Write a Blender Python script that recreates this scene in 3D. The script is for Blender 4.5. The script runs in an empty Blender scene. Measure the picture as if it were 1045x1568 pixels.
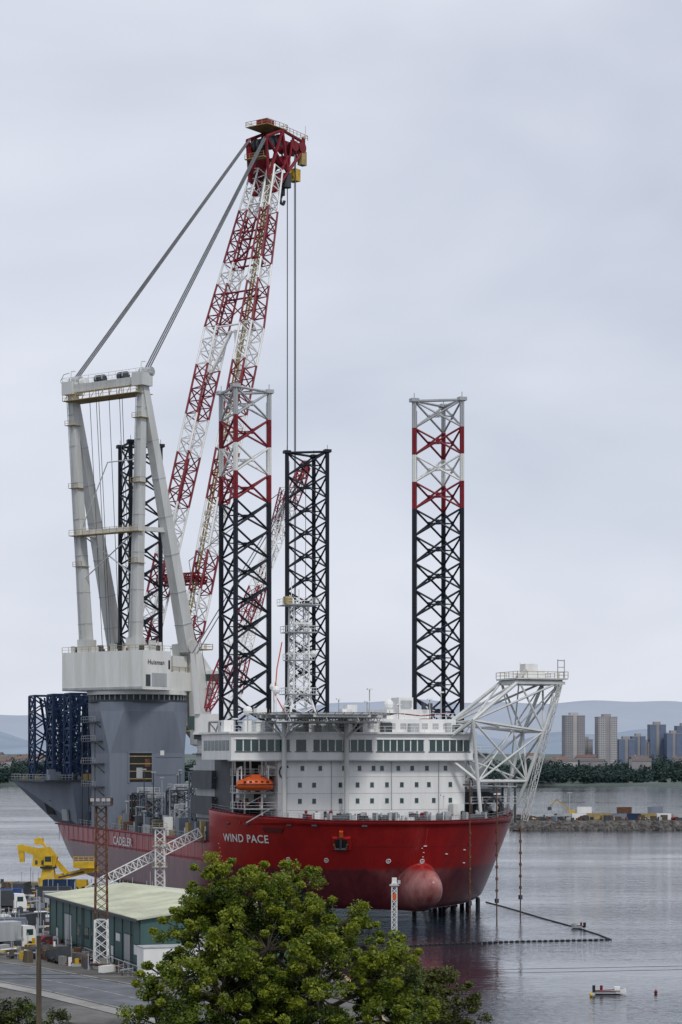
import bpy, math, random
import numpy as np
from mathutils import Vector, Matrix
random.seed(7); rng=np.random.default_rng(7)
C=bpy.context.scene.collection
V=Vector

# ---------------------------------------------------------------- materials
def mat(name,col,rough=0.6,metal=0.0,var=0.12,scale=0.6,bump=0.0,col2=None,streak=False,spec=0.5,detail=6):
    m=bpy.data.materials.new(name); m.use_nodes=True
    nt=m.node_tree; b=nt.nodes['Principled BSDF']
    b.inputs['Roughness'].default_value=rough; b.inputs['Metallic'].default_value=metal
    b.inputs['Specular IOR Level'].default_value=spec
    tc=nt.nodes.new('ShaderNodeTexCoord'); n=nt.nodes.new('ShaderNodeTexNoise')
    mp=nt.nodes.new('ShaderNodeMapping')
    if streak: mp.inputs['Scale'].default_value=(1,1,0.12)
    n.inputs['Scale'].default_value=scale; n.inputs['Detail'].default_value=detail; n.inputs['Roughness'].default_value=0.65
    nt.links.new(tc.outputs['Object'],mp.inputs['Vector']); nt.links.new(mp.outputs['Vector'],n.inputs['Vector'])
    r=nt.nodes.new('ShaderNodeValToRGB')
    r.color_ramp.elements[0].position=0.33; r.color_ramp.elements[1].position=0.66
    lo=col2 if col2 else tuple(c*(1-var*2) for c in col)
    r.color_ramp.elements[0].color=(*lo,1); r.color_ramp.elements[1].color=(*[min(1,c*(1+var*.5)) for c in col],1)
    nt.links.new(n.outputs['Fac'],r.inputs['Fac']); nt.links.new(r.outputs['Color'],b.inputs['Base Color'])
    if bump:
        bp=nt.nodes.new('ShaderNodeBump'); bp.inputs['Strength'].default_value=bump; bp.inputs['Distance'].default_value=0.2
        nt.links.new(n.outputs['Fac'],bp.inputs['Height']); nt.links.new(bp.outputs['Normal'],b.inputs['Normal'])
    return m
def leafmat(name,col,tr=0.35):
    m=bpy.data.materials.new(name); m.use_nodes=True; nt=m.node_tree
    b=nt.nodes['Principled BSDF']; b.inputs['Roughness'].default_value=0.55
    n=nt.nodes.new('ShaderNodeTexNoise'); n.inputs['Scale'].default_value=1.3
    tc=nt.nodes.new('ShaderNodeTexCoord'); nt.links.new(tc.outputs['Object'],n.inputs['Vector'])
    r=nt.nodes.new('ShaderNodeValToRGB'); r.color_ramp.elements[0].position=.3; r.color_ramp.elements[1].position=.7
    r.color_ramp.elements[0].color=(col[0]*.6,col[1]*.65,col[2]*.7,1); r.color_ramp.elements[1].color=(col[0]*1.25,col[1]*1.15,col[2],1)
    nt.links.new(n.outputs['Fac'],r.inputs['Fac']); nt.links.new(r.outputs['Color'],b.inputs['Base Color'])
    t=nt.nodes.new('ShaderNodeBsdfTranslucent'); nt.links.new(r.outputs['Color'],t.inputs['Color'])
    mx=nt.nodes.new('ShaderNodeMixShader'); mx.inputs[0].default_value=tr
    nt.links.new(b.outputs[0],mx.inputs[1]); nt.links.new(t.outputs[0],mx.inputs[2])
    nt.links.new(mx.outputs[0],nt.nodes['Material Output'].inputs['Surface'])
    return m
white=mat('white_paint',(.80,.80,.78),.45,var=.07,scale=.35,streak=True)
cream=mat('crane_paint',(.60,.62,.61),.45,var=.08,scale=.4,streak=True,col2=(.48,.48,.45))
pale=mat('house_paint',(.74,.75,.73),.45,var=.08,scale=.4,streak=True,col2=(.62,.62,.57))
lgrey=mat('light_grey_paint',(.42,.44,.45),.5,var=.12,streak=True)
grey=mat('grey_paint',(.19,.22,.27),.5,var=.10,streak=True,scale=.3)
dgrey=mat('dark_grey_steel',(.055,.065,.075),.6,var=.2)
black=mat('black_and_opening_shade',(.012,.013,.015),.7)  # plain black; also painted shade inside tunnels, pockets and openings
legm=mat('dark_leg_paint',(.012,.017,.026),.55,var=.2,spec=.3)
redp=mat('boom_red_paint',(.22,.012,.022),.5,var=.15,spec=.3)
yel=mat('yellow_paint',(.66,.42,.02),.5,var=.15)
dyel=mat('weathered_yellow',(.42,.31,.12),.6,var=.2)
orange=mat('orange_gelcoat',(.62,.10,.015),.35,var=.08)
navy=mat('navy_blue_paint',(.018,.045,.11),.5,var=.2,spec=.3)
blue=mat('blue_paint',(.03,.08,.26),.5,var=.2)
rust=mat('rusty_steel',(.16,.07,.035),.8,var=.35,scale=2.)
glass=mat('window_glass',(.03,.07,.07),.12,var=.2,scale=.2)
wireM=mat('wire_rope',(.12,.13,.14),.6)
teal=mat('teal_cladding',(.055,.12,.115),.6,var=.12,streak=True)
roofm=mat('cream_sheet_roof',(.60,.61,.46),.6,var=.14,scale=.2)
concrete=mat('concrete',(.30,.29,.27),.85,var=.2,scale=.25)
asph=mat('asphalt',(.13,.137,.15),.9,var=.22,scale=.25)
yard=mat('quay_hardstanding',(.13,.125,.115),.9,var=.38,scale=.12,detail=12)
grass=mat('grass_hill',(.06,.09,.025),.95,var=.3,scale=.4,bump=.4)
bark=mat('bark',(.07,.055,.04),.9,var=.3,scale=3)
wood=mat('weathered_wood',(.13,.10,.07),.9,var=.3,scale=3,streak=True)
rock=mat('rubble_stone',(.14,.13,.12),.95,var=.4,scale=.5)
tyre=mat('tyre_rubber',(.02,.02,.02),.8)

def hullmat():
    m=bpy.data.materials.new('hull_paint'); m.use_nodes=True; nt=m.node_tree; b=nt.nodes['Principled BSDF']
    tc=nt.nodes.new('ShaderNodeTexCoord'); sx=nt.nodes.new('ShaderNodeSeparateXYZ'); nt.links.new(tc.outputs['Object'],sx.inputs[0])
    n=nt.nodes.new('ShaderNodeTexNoise'); n.inputs['Scale'].default_value=.35; n.inputs['Detail'].default_value=10; n.inputs['Roughness'].default_value=.72
    mp=nt.nodes.new('ShaderNodeMapping'); mp.inputs['Scale'].default_value=(1,1,.35)
    nt.links.new(tc.outputs['Object'],mp.inputs[0]); nt.links.new(mp.outputs[0],n.inputs['Vector'])
    def ramp(p0,c0,p1,c1):
        r=nt.nodes.new('ShaderNodeValToRGB'); r.color_ramp.elements[0].position=p0; r.color_ramp.elements[1].position=p1
        r.color_ramp.elements[0].color=(*c0,1); r.color_ramp.elements[1].color=(*c1,1); nt.links.new(n.outputs['Fac'],r.inputs[0]); return r
    r1=ramp(.35,(.25,.012,.013),.62,(.36,.016,.014))
    r2=ramp(.36,(.075,.014,.019),.66,(.17,.032,.036))
    r3=ramp(.36,(.20,.04,.04),.64,(.44,.20,.18))   # paler pink toward the bulb
    ux=nt.nodes.new('ShaderNodeMapRange'); ux.inputs[1].default_value=37; ux.inputs[2].default_value=45.5; nt.links.new(sx.outputs['X'],ux.inputs[0])
    m3=nt.nodes.new('ShaderNodeMixRGB'); nt.links.new(ux.outputs[0],m3.inputs[0]); nt.links.new(r2.outputs[0],m3.inputs[1]); nt.links.new(r3.outputs[0],m3.inputs[2])
    zz=nt.nodes.new('ShaderNodeMath'); zz.operation='MULTIPLY_ADD'; zz.inputs[1].default_value=1.6; nt.links.new(n.outputs['Fac'],zz.inputs[0]); nt.links.new(sx.outputs['Z'],zz.inputs[2])
    gt=nt.nodes.new('ShaderNodeMapRange'); gt.inputs[1].default_value=10.1; gt.inputs[2].default_value=10.8
    nt.links.new(zz.outputs[0],gt.inputs[0])
    mx=nt.nodes.new('ShaderNodeMixRGB'); nt.links.new(gt.outputs[0],mx.inputs[0]); nt.links.new(m3.outputs[0],mx.inputs[1]); nt.links.new(r1.outputs[0],mx.inputs[2])
    nt.links.new(mx.outputs[0],b.inputs['Base Color']); b.inputs['Roughness'].default_value=.3; b.inputs['Specular IOR Level'].default_value=.35
    bp=nt.nodes.new('ShaderNodeBump'); bp.inputs['Strength'].default_value=.12; bp.inputs['Distance'].default_value=.3
    nt.links.new(n.outputs['Fac'],bp.inputs['Height']); nt.links.new(bp.outputs[0],b.inputs['Normal'])
    return m
hullM=hullmat()

# ---------------------------------------------------------------- mesh builder
class MB:
    def __init__(s): s.v=[]; s.f=[]; s.m=[]; s.mats=[]
    def mi(s,m):
        if m not in s.mats: s.mats.append(m)
        return s.mats.index(m)
    def tube(s,p,q,r,m,n=6,r2=None):
        p=V(p);q=V(q);d=q-p
        if d.length<1e-6: return
        d.normalize(); a=d.orthogonal().normalized(); b=d.cross(a); r2=r if r2 is None else r2
        i0=len(s.v); k=s.mi(m)
        for c,rr in ((p,r),(q,r2)):
            for i in range(n):
                t=2*math.pi*i/n; s.v.append(tuple(c+a*(math.cos(t)*rr)+b*(math.sin(t)*rr)))
        for i in range(n):
            j=(i+1)%n; s.f.append((i0+i,i0+j,i0+n+j,i0+n+i)); s.m.append(k)
        s.f.append(tuple(i0+i for i in range(n))[::-1]); s.m.append(k)
        s.f.append(tuple(i0+n+i for i in range(n))); s.m.append(k)
    def path(s,pts,r,m,n=5):
        for a,b in zip(pts[:-1],pts[1:]): s.tube(a,b,r,m,n)
    def hexa(s,lo,hi,m):
        i0=len(s.v); k=s.mi(m)
        s.v+= [tuple(p) for p in lo]+[tuple(p) for p in hi]; n=len(lo)
        for i in range(n):
            j=(i+1)%n; s.f.append((i0+i,i0+j,i0+n+j,i0+n+i)); s.m.append(k)
        s.f.append(tuple(i0+i for i in range(n))[::-1]); s.m.append(k)
        s.f.append(tuple(i0+n+i for i in range(n))); s.m.append(k)
    def box(s,x0,x1,y0,y1,z0,z1,m):
        s.hexa([(x0,y0,z0),(x1,y0,z0),(x1,y1,z0),(x0,y1,z0)],[(x0,y0,z1),(x1,y0,z1),(x1,y1,z1),(x0,y1,z1)],m)
    def obox(s,c,ang,l,w,z0,z1,m,tl=1,tw=1):
        ca,sa=math.cos(ang),math.sin(ang)
        def P(a,b,z): return (c[0]+a*ca-b*sa,c[1]+a*sa+b*ca,z)
        q=[(-1,-1),(1,-1),(1,1),(-1,1)]
        s.hexa([P(a*l/2,b*w/2,z0) for a,b in q],[P(a*l/2*tl,b*w/2*tw,z1) for a,b in q],m)
    def beam(s,p,q,w0,h0,w1,h1,side,m):
        p=V(p);q=V(q);d=(q-p).normalized(); e1=V(side); e1=(e1-d*e1.dot(d)).normalized(); e2=d.cross(e1)
        f=lambda c,w,h:[c+e1*(a*w/2)+e2*(b*h/2) for a,b in ((-1,-1),(1,-1),(1,1),(-1,1))]
        s.hexa(f(p,w0,h0),f(q,w1,h1),m)
    def quad(s,a,b,c,d,m):
        i=len(s.v); s.v+=[tuple(a),tuple(b),tuple(c),tuple(d)]; s.f.append((i,i+1,i+2,i+3)); s.m.append(s.mi(m))
    def sphere(s,c,r,m,n=12,sc=(1,1,1)):
        i0=len(s.v); k=s.mi(m); h=n//2
        for i in range(h+1):
            th=math.pi*i/h
            for j in range(n):
                ph=2*math.pi*j/n; s.v.append((c[0]+r*sc[0]*math.sin(th)*math.cos(ph),c[1]+r*sc[1]*math.sin(th)*math.sin(ph),c[2]+r*sc[2]*math.cos(th)))
        for i in range(h):
            for j in range(n):
                jj=(j+1)%n; s.f.append((i0+i*n+j,i0+(i+1)*n+j,i0+(i+1)*n+jj,i0+i*n+jj)); s.m.append(k)
    def rail(s,pts,h,m,r=.05,step=2.0):
        for a,b in zip(pts[:-1],pts[1:]):
            a=V(a);b=V(b); n=max(1,int((b-a).length/step)); up=V((0,0,h))
            s.tube(a+up,b+up,r,m,4); s.tube(a+up*.5,b+up*.5,r*.7,m,4)
            for i in range(n+1):
                p=a.lerp(b,i/n); s.tube(p,p+up,r,m,4)
    def lattice(s,p0,p1,w0,w1,h0,h1,side,n,rc,rb,mf,xb=False):
        p0=V(p0);p1=V(p1);d=(p1-p0).normalized(); e1=V(side); e1=(e1-d*e1.dot(d)).normalized(); e2=d.cross(e1)
        cs=((-1,-1),(1,-1),(1,1),(-1,1))
        def node(i,k):
            t=i/n; c=p0.lerp(p1,t); w=w0+(w1-w0)*t; h=h0+(h1-h0)*t
            return c+e1*(cs[k][0]*w/2)+e2*(cs[k][1]*h/2)
        for i in range(n):
            m=mf((i+.5)/n)
            for k in range(4):
                s.tube(node(i,k),node(i+1,k),rc,m,5)
                k2=(k+1)%4
                if xb or i%2==0: s.tube(node(i,k),node(i+1,k2),rb,m,4)
                if xb or i%2==1: s.tube(node(i,k2),node(i+1,k),rb,m,4)
                if not xb: s.tube(node(i,k),node(i,k2),rb,m,4)
        for k in range(4): s.tube(node(n,k),node(n,(k+1)%4),rb,mf(1),4)
    def build(s,name,parent=None,smooth=False,loc=None,rot=0):
        me=bpy.data.meshes.new(name); me.from_pydata(s.v,[],s.f)
        for m in s.mats: me.materials.append(m)
        me.polygons.foreach_set('material_index',s.m)
        if smooth: me.polygons.foreach_set('use_smooth',[True]*len(s.f))
        me.update(); o=bpy.data.objects.new(name,me); C.objects.link(o)
        if parent: o.parent=parent
        if loc: o.location=loc
        o.rotation_euler[2]=rot
        return o
def empty(name,loc=(0,0,0),rot=0):
    e=bpy.data.objects.new(name,None); C.objects.link(e); e.location=loc; e.rotation_euler[2]=rot; return e

# ---------------------------------------------------------------- vessel
UA=math.atan2(-.94,.34)
ship=empty('jack_up_vessel',(0.3,444.5,0),UA)
TOP=[(-130,0),(-130,-15),(-130,-26),(-128,-29.3),(-118,-30),(-90,-30),(-50,-30),(-10,-30),(5,-30),(12,-29.7),(20,-28),(28,-24.5),(35,-19),(40.5,-12.5),(44.3,-6),(45.6,-2.5),(46,0)]
BOT=[(-104,0),(-104,-14),(-104,-24),(-102,-27.5),(-95,-29),(-80,-29.3),(-50,-29.3),(-10,-29.3),(0,-28.6),(6,-26.8),(13,-23.8),(20,-19.5),(26.5,-14.5),(31.5,-9.5),(35.5,-4.5),(37,-2),(37.4,0)]
def cr(L,t):
    n=len(L)-1; x=min(max(t,0),1)*n; i=min(int(x),n-1); f=x-i
    p0=L[max(i-1,0)];p1=L[i];p2=L[i+1];p3=L[min(i+2,n)]
    if i==n-1: p3=(L[n-1][0],-L[n-1][1])
    if i in (0,1,2,3,4):
        return (p1[0]+(p2[0]-p1[0])*f,p1[1]+(p2[1]-p1[1])*f)
    return tuple(.5*((2*p1[k])+(-p0[k]+p2[k])*f+(2*p0[k]-5*p1[k]+4*p2[k]-p3[k])*f*f+(-p0[k]+3*p1[k]-3*p2[k]+p3[k])*f**3) for k in (0,1))
def hull(t,z,bulb=True):
    a=cr(BOT,t); b=cr(TOP,t)
    wb=max(0,min(1,(z-2)/17))**.85; ws=max(0,min(1,(z-2)/11.5))**.55
    k=min(1,max(0,(b[0]+60)/30)); w=ws+(wb-ws)*k
    u=a[0]+(b[0]-a[0])*w; v=a[1]+(b[1]-a[1])*w
    if z<3.4:
        g=((3.4-z)/1.4)**2*1.0; l=math.hypot(u*.3,v)+1e-6; v*= (1-g/max(l,8))
    if bulb and u>20:
        zc=5.2; q=1-(v/4.5)**2-((z-zc)/(5.6 if z>zc else 4.2))**2
        if q>0:
            s_=q*q*(3-2*q)
            u+=(q**.5*.45+s_*.55)*8.6*min(1,q*3)
    return u,v
def loft(ts,zs):
    b=MB(); k=b.mi(hullM); rows=[]
    for z in zs:
        row=[(hull(t,z)[0],hull(t,z)[1],z) for t in ts]; row+= [(p[0],-p[1],p[2]) for p in row[-2::-1]]
        rows.append(row)
    N=len(rows[0])
    for r in rows: b.v+=r
    for i in range(len(zs)-1):
        for j in range(N-1):
            b.f.append((i*N+j,i*N+j+1,(i+1)*N+j+1,(i+1)*N+j)); b.m.append(k)
    return b,N
ts=list(np.linspace(0,.55,70))+list(np.linspace(.555,.84,80))+list(np.linspace(.842,1,170))
zs=list(np.linspace(2,13.2,60))+[13.6,14]
hb,N=loft(ts,zs)
hb.f.append(tuple(range(N))); hb.m.append(0)
hb.build('hull',ship,True)
d=MB(); ring=[(hull(t,14)[0],hull(t,14)[1],13.9) for t in ts[::4]]; ring+=[(p[0],-p[1],p[2]) for p in ring[::-1]]
d.v+=ring; d.f.append(tuple(range(len(ring)))); d.m.append(d.mi(grey)); d.build('main_deck',ship)
tf=[t for t in ts if cr(TOP,t)[0]>7.5 and t>.4]
def ztop(u): return 20.2-1.6*min(1,max(0,(u-8)/30))
f=MB(); k=f.mi(hullM); rows=[]
for i in range(9):
    row=[]
    for t in tf:
        z=14+(ztop(cr(TOP,t)[0])-14)*i/8; u,v=hull(t,z,False); row.append((u,v,z))
    row+=[(p[0],-p[1],p[2]) for p in row[::-1]]; rows.append(row)
inner=[(p[0]-.25,p[1]*.985,p[2]) for p in rows[-1]]; rows.append(inner)
rows.append([(p[0],p[1],17.6) for p in inner])
N=len(rows[0])
for r in rows: f.v+=r
for i in range(len(rows)-1):
    for j in range(N-1): f.f.append((i*N+j,i*N+j+1,(i+1)*N+j+1,(i+1)*N+j)); f.m.append(k)
f.f.append(tuple((len(rows)-1)*N+j for j in range(N))); f.m.append(f.mi(grey))
f.quad(rows[0][0],rows[0][-1],rows[8][-1],rows[8][0],hullM)
cap=rows[8]
for j in range(0,N-3,3): f.tube(cap[j],cap[min(j+3,N-1)],.14,redp,4)
f.build('forecastle',ship,True)
h=MB()
def hp(t,z,off=0.06):
    a=hull(t,z,False); a2=hull(t+.002,z,False); up=hull(t,z+.2,False)
    T=V((a2[0]-a[0],a2[1]-a[1],0)); Z=V((up[0]-a[0],up[1]-a[1],.2)); nrm=T.cross(Z).normalized()
    if nrm.y>0 : nrm=-nrm
    return V((a[0],a[1],z))+nrm*off, T.normalized(), Z.normalized(), nrm
def tfind(u,z):
    best=min((abs(hull(t,z,False)[0]-u),t) for t in np.linspace(.45,.999,600)); return best[1]
for u in (20,25.5):
    p,T,Z,nr=hp(tfind(u,5.0),5.0)
    h.tube(p-nr*.5,p+nr*.12,2.3,hullM,28); h.tube(p+nr*.1,p+nr*.16,2.0,black,28)  # black disc on the hull paints the shade inside the thruster tunnel
    for kx in (-1.2,-.4,.4,1.2):
        h.tube(p+nr*.25+T*kx-Z*1.5,p+nr*.25+T*kx+Z*1.5,.07,dgrey,4)
p,T,Z,nr=hp(tfind(37,14.4),14.4)
h.hexa([p+T*a*2+Z*b*1.5-nr*.4 for a,b in ((-1,-1),(1,-1),(1,1),(-1,1))],[p+T*a*1.6+Z*b*1.2+nr*.35 for a,b in ((-1,-1),(1,-1),(1,1),(-1,1))],hullM)
h.hexa([p+T*a*1.2+Z*b*.95+nr*.3 for a,b in ((-1,-1),(1,-1),(1,1),(-1,1))],[p+T*a*1.2+Z*b*.95+nr*.4 for a,b in ((-1,-1),(1,-1),(1,1),(-1,1))],black)  # black plate paints the shade inside the anchor pocket
h.tube(p+nr*.6+Z*1.6,p+nr*.6-Z*1.0,.22,dgrey); h.tube(p+nr*.6-Z*.9-T*1.1,p+nr*.6-Z*.9+T*1.1,.25,dgrey)
h.tube(p+nr*.6-Z*.9-T*1.0,p+nr*.6+Z*.1-T*1.3,.2,rust); h.tube(p+nr*.6-Z*.9+T*1.0,p+nr*.6+Z*.1+T*1.3,.2,rust)
h.tube(p+nr*.2+Z*1.5,p+nr*.2+Z*2.6,.4,orange,8)
def ringmark(p,T,Z,r):
    n=10
    for i in range(n):
        a=2*math.pi*i/n;b2=2*math.pi*(i+1)/n
        h.tube(p+T*math.cos(a)*r+Z*math.sin(a)*r,p+T*math.cos(b2)*r+Z*math.sin(b2)*r,.07,white,4)
    h.tube(p-T*r,p+T*r,.06,white,4); h.tube(p-Z*r,p+Z*r,.06,white,4)
for u in (27.5,33.5,40.5,43.2):
    p,T,Z,nr=hp(tfind(u,11.2),11.2); ringmark(p,T,Z,.42)
for u,z in ((39,13.0),(41.5,12.4),(44,14),(37,10.5)):
    p,T,Z,nr=hp(tfind(u,z),z); p=V((p.x,-p.y,p.z)); T=V((T.x,-T.y,T.z)); h.tube(p-T*.3,p+T*.3,.1,white,4)
for u in (43.6,10.5):
    for k_ in range(8):
        p,T,Z,nr=hp(tfind(u,8+k_*.8),8+k_*.8); h.tube(p-T*.15,p+T*.15,.06,white,4)
for u in (16,22,31,35,41):
    p,T,Z,nr=hp(tfind(u,17.6),17.6)
    h.tube(p-T*.5-nr*.05,p+T*.5-nr*.05,.26,dgrey,6)
# large fairlead recess on the shoulder: raised block, recess shade painted as darker red
p,T,Z,nr=hp(tfind(27.5,16.4),16.4)
h.hexa([p+T*a*2.2+Z*b*.9-nr*.3 for a,b in ((-1,-.3),(1,-.3),(1.3,1),(-1.3,1))],[p+T*a*2.0+Z*b*.8+nr*.1 for a,b in ((-1,-.3),(1,-.3),(1.3,1),(-1.3,1))],mat('recess_shade_red',(.12,.008,.01),.6))
for i in range(26):
    u=-122+i*5
    h.tube((u,-30.02,9.8),(u,-30.02,13.9),.05,redp,4)
h.tube((-126,-30.1,13.7),(5,-30.1,13.7),.22,redp,6)
h.tube((-110,-30.1,10.2),(5,-30.1,10.2),.12,redp,6)
h.build('hull_fittings',ship)
def text_mesh(body,size,sx=1.0,bold=.02):
    cu=bpy.data.curves.new('tmp','FONT'); cu.body=body; cu.size=size; cu.offset=bold; cu.resolution_u=3; cu.space_character=1.08
    o=bpy.data.objects.new('tmp',cu); C.objects.link(o); dg=bpy.context.evaluated_depsgraph_get()
    me=bpy.data.meshes.new_from_object(o.evaluated_get(dg)); bpy.data.objects.remove(o)
    for v in me.vertices: v.co.x*=sx
    return me
def wrap_text(body,size,u0,z0,sx,name):
    me=text_mesh(body,size,sx,.035)
    if u0<0:
        for v in me.vertices: v.co=V((u0+v.co.x,-30.16,z0+v.co.y))
    else:
        tl=np.linspace(tfind(u0,z0),.97,900); P=[hull(t,z0,False) for t in tl]
        s=[0]
        for a,b in zip(P[:-1],P[1:]): s.append(s[-1]+math.hypot(b[0]-a[0],b[1]-a[1]))
        for v in me.vertices:
            t=float(np.interp(v.co.x,s,tl)); q,_,_,_=hp(t,z0+v.co.y,.12); v.co=q
    me.materials.append(white); o=bpy.data.objects.new(name,me); C.objects.link(o); o.parent=ship
wrap_text('WIND PACE',2.1,12.8,14.2,1.12,'name_lettering')
wrap_text('CADELER',2.6,-67,10.7,1.4,'side_lettering')

# legs
def leg(name,u,v,a0,banded,ztop_=102,z0=-6):
    b=MB(); R=5.6; bay=5.45
    ch=[(u+R*math.cos(math.radians(a)),v+R*math.sin(math.radians(a))) for a in a0]
    n=int((ztop_-z0)/bay)
    for i in range(n):
        z1=ztop_-i*bay; z2=z1-bay
        mm=(lgrey,redp,pale,redp)[i] if banded and i<4 else legm
        for k in range(3):
            c=ch[k]; c2=ch[(k+1)%3]
            b.tube((*c,z1),(*c,z2),.5,mm,8)
            b.box(c[0]-.6,c[0]+.6,c[1]-.12,c[1]+.12,z2,z1,mm)
            mid=((c[0]+c2[0])/2,(c[1]+c2[1])/2); zc=(z1+z2)/2
            b.tube((*c,z1),(*c2,z2),.22,mm,6)
            b.tube((*c2,z1),(*c,z2),.22,mm,6)
            b.tube((mid[0],mid[1],zc-.5),(mid[0],mid[1],zc+.5),.34,mm,6)
            if i==0: b.tube((*c,z1),(*c2,z1),.3,mm,5)
            b.tube((mid[0],mid[1],zc),((ch[(k+1)%3][0]+ch[(k+2)%3][0])/2,(ch[(k+1)%3][1]+ch[(k+2)%3][1])/2,zc),.12,mm,4)
    for k in range(3):
        c=ch[k]; b.box(c[0]-.8,c[0]+.8,c[1]-.8,c[1]+.8,ztop_-.2,ztop_+.5,legm if not banded else lgrey)
        b.tube((*c,ztop_),(*c,ztop_+1.6),.06,dgrey,4)
    c=ch[0]; b.tube((c[0]*.9+u*.1,c[1]*.9+v*.1,20),(c[0]*.9+u*.1,c[1]*.9+v*.1,ztop_-2),.09,lgrey,4)
    b.build(name,ship)
leg('leg_port_forward',0,21,(-90,30,150),True)
leg('leg_starboard_forward',0,-21,(90,-30,-150),True)
leg('leg_starboard_aft',-81,-21,(90,-30,-150),False)
leg('leg_port_aft',-81,21,(-90,30,150),False)
j=MB()
for (u,v) in ((0,21),(0,-21),(-81,21)):
    j.box(u-7.6,u+7.6,v-7.2,v+7.2,13.9,31,lgrey)
    for zz in (18,22,26,30.6):
        j.box(u-8.2,u+8.2,v-7.8,v+7.8,zz,zz+.2,dgrey)
    j.rail([(u-8,v-7.6,31),(u+8,v-7.6,31),(u+8,v+7.6,31)],1.2,white)
    for k in range(3):
        j.box(u-7,u+7,v-8.3,v-7.25,14+k*5,17.5+k*5,dgrey)
for (u,v) in ((0,21),(0,-21)):
    for k_ in range(6):
        an=math.pi/3*k_; j.tube((u+6.6*math.cos(an),v+6.6*math.sin(an),31),(u+6.6*math.cos(an),v+6.6*math.sin(an),37),.28,lgrey,6)
        an2=an+math.pi/3; j.tube((u+6.6*math.cos(an),v+6.6*math.sin(an),37),(u+6.6*math.cos(an2),v+6.6*math.sin(an2),37),.22,lgrey,5)
        j.tube((u+6.6*math.cos(an),v+6.6*math.sin(an),31),(u+6.6*math.cos(an2),v+6.6*math.sin(an2),37),.14,lgrey,5)
j.build('jacking_houses',ship)

# accommodation
a=MB()
a.box(9,27,-22.5,15,14.2,29.6,white)
a.box(9.5,28.6,-32,16,29.6,34.4,white)
a.box(9.2,29.2,-32.6,16.5,34.4,34.75,white)
a.box(27,28.9,-32.2,16.2,29.35,29.6,lgrey)
def pane_row(v0,v1,n):
    w=(v1-v0)/n
    for i in range(n):
        a.box(28.55,28.63,v0+i*w+.12,v0+(i+1)*w-.12,31.2,33.3,glass)
    a.box(28.6,28.72,v0-.1,v1+.1,31.0,31.15,dgrey); a.box(28.6,28.8,v0-.1,v1+.1,33.35,33.5,white)
pane_row(-31.2,-20.6,7); pane_row(-19.6,-17.4,1); pane_row(-16.2,-4.4,8); pane_row(-3.6,6,7); pane_row(7,15.4,6)
for i in range(7):
    a.box(11+i*2.4,12.9+i*2.4,-32.06,-31.98,31.3,33.2,glass)
for z,lst in ((28.0,(-17.7,-14.2,-9.5,-6.4,-3.6,-1.9,1.4,4.2,7.2,11)),(24.9,(-18.2,-15.4,-10.2,-6.8,-3.9,-.9,2.1,5.1,7.6,12)),(21.9,(-18.2,-15.4,-10.2,-6.8,-3.9,-.9,2.1,5.1,8.6,12))):
    for v_ in lst:
        a.box(26.98,27.05,v_-.36,v_+.36,z-.45,z+.45,glass)
        a.box(26.99,27.03,v_-.45,v_+.45,z-.56,z-.49,lgrey)
for v_ in (-20.8,-12,0,9.6):
    a.tube((27.12,v_,17.8),(27.12,v_,29.4),.07,lgrey,5)
for z in (20.2,23.3,26.4): a.box(26.98,27.02,-22.4,14.9,z-.04,z+.04,lgrey)
for v_,z in ((-20.9,18.8),(4,18.8),(-5.5,18.8)):
    a.box(26.98,27.08,v_-.5,v_+.5,z-1.1,z+1.0,lgrey)
a.box(6,17,-28.4,-22.5,17.7,29.6,dgrey); a.box(6.2,16,-27.8,-22.5,14.2,17.7,dgrey)
for z in (20.4,23.4,26.6):
    a.box(17,26.0,-28.6,-22.5,z,z+.18,lgrey); a.rail([(25.8,-28.5,z+.18),(25.8,-22.6,z+.18)],1.1,white); a.rail([(17,-28.5,z+.18),(25.8,-28.5,z+.18)],1.1,white)
for u,v_ in ((25.2,-25),(17.2,-28.2),(21,-27)):
    a.tube((u,v_,17.6),(u,v_,29.5),.2,white,6)
for k in range(3): a.tube((26.0,-28.3,18+k*3.3),(26.0,-23.5,20.6+k*3.2),.1,lgrey,4)
for k in range(26):
    u_=random.uniform(17.5,25); v_=random.uniform(-28,-23); z_=random.choice([17.6,20.58,23.58,26.78]); s_=random.uniform(.15,.5); a.box(u_-s_,u_+s_,v_-s_,v_+s_,z_,z_+random.uniform(.6,2),random.choice([dgrey,lgrey,white,rust,redp]))
a.box(16.9,17.15,-27.6,-24,21.5,24,white); a.box(16.9,17.2,-27,-23,25,27,rust)
for v_ in (-31,-28,-25,-23): a.beam((27.5,v_,29.5),(23,v_+1.5,27.2),.3,.5,.3,.5,(0,1,0),white)
pts=[V((27.1,-21.2+1.0*math.cos(t),27.3+1.2*math.sin(t))) for t in np.linspace(.8,5.2,12)]
a.path(pts,.16,dgrey,5)
a.box(12,24,15,24,14.2,24,lgrey); a.box(23.9,24.1,16,23,18,23.4,dgrey)
for z in (21.2,24.4): a.box(20,30,15,24.5,z,z+.2,lgrey); a.rail([(30,15,z+.2),(30,24.5,z+.2),(20,24.5,z+.2)],1.1,white)
for u,v_ in ((29.8,15.2),(29.8,19.8),(29.8,24.2),(24,24.2)): a.tube((u,v_,17.6),(u,v_,26.5),.22,dgrey,6)
for i in range(12):
    t=2*math.pi*i/12;t2=2*math.pi*(i+1)/12
    a.tube((30.2,19.5+1.9*math.cos(t),20.5+1.9*math.sin(t)),(30.2,19.5+1.9*math.cos(t2),20.5+1.9*math.sin(t2)),.22,dgrey,5)
a.tube((28,19.5,20.5),(31,19.5,20.5),.7,lgrey,10)
a.box(27.2,29.5,11.6,13.8,17.6,21.2,pale)
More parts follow.
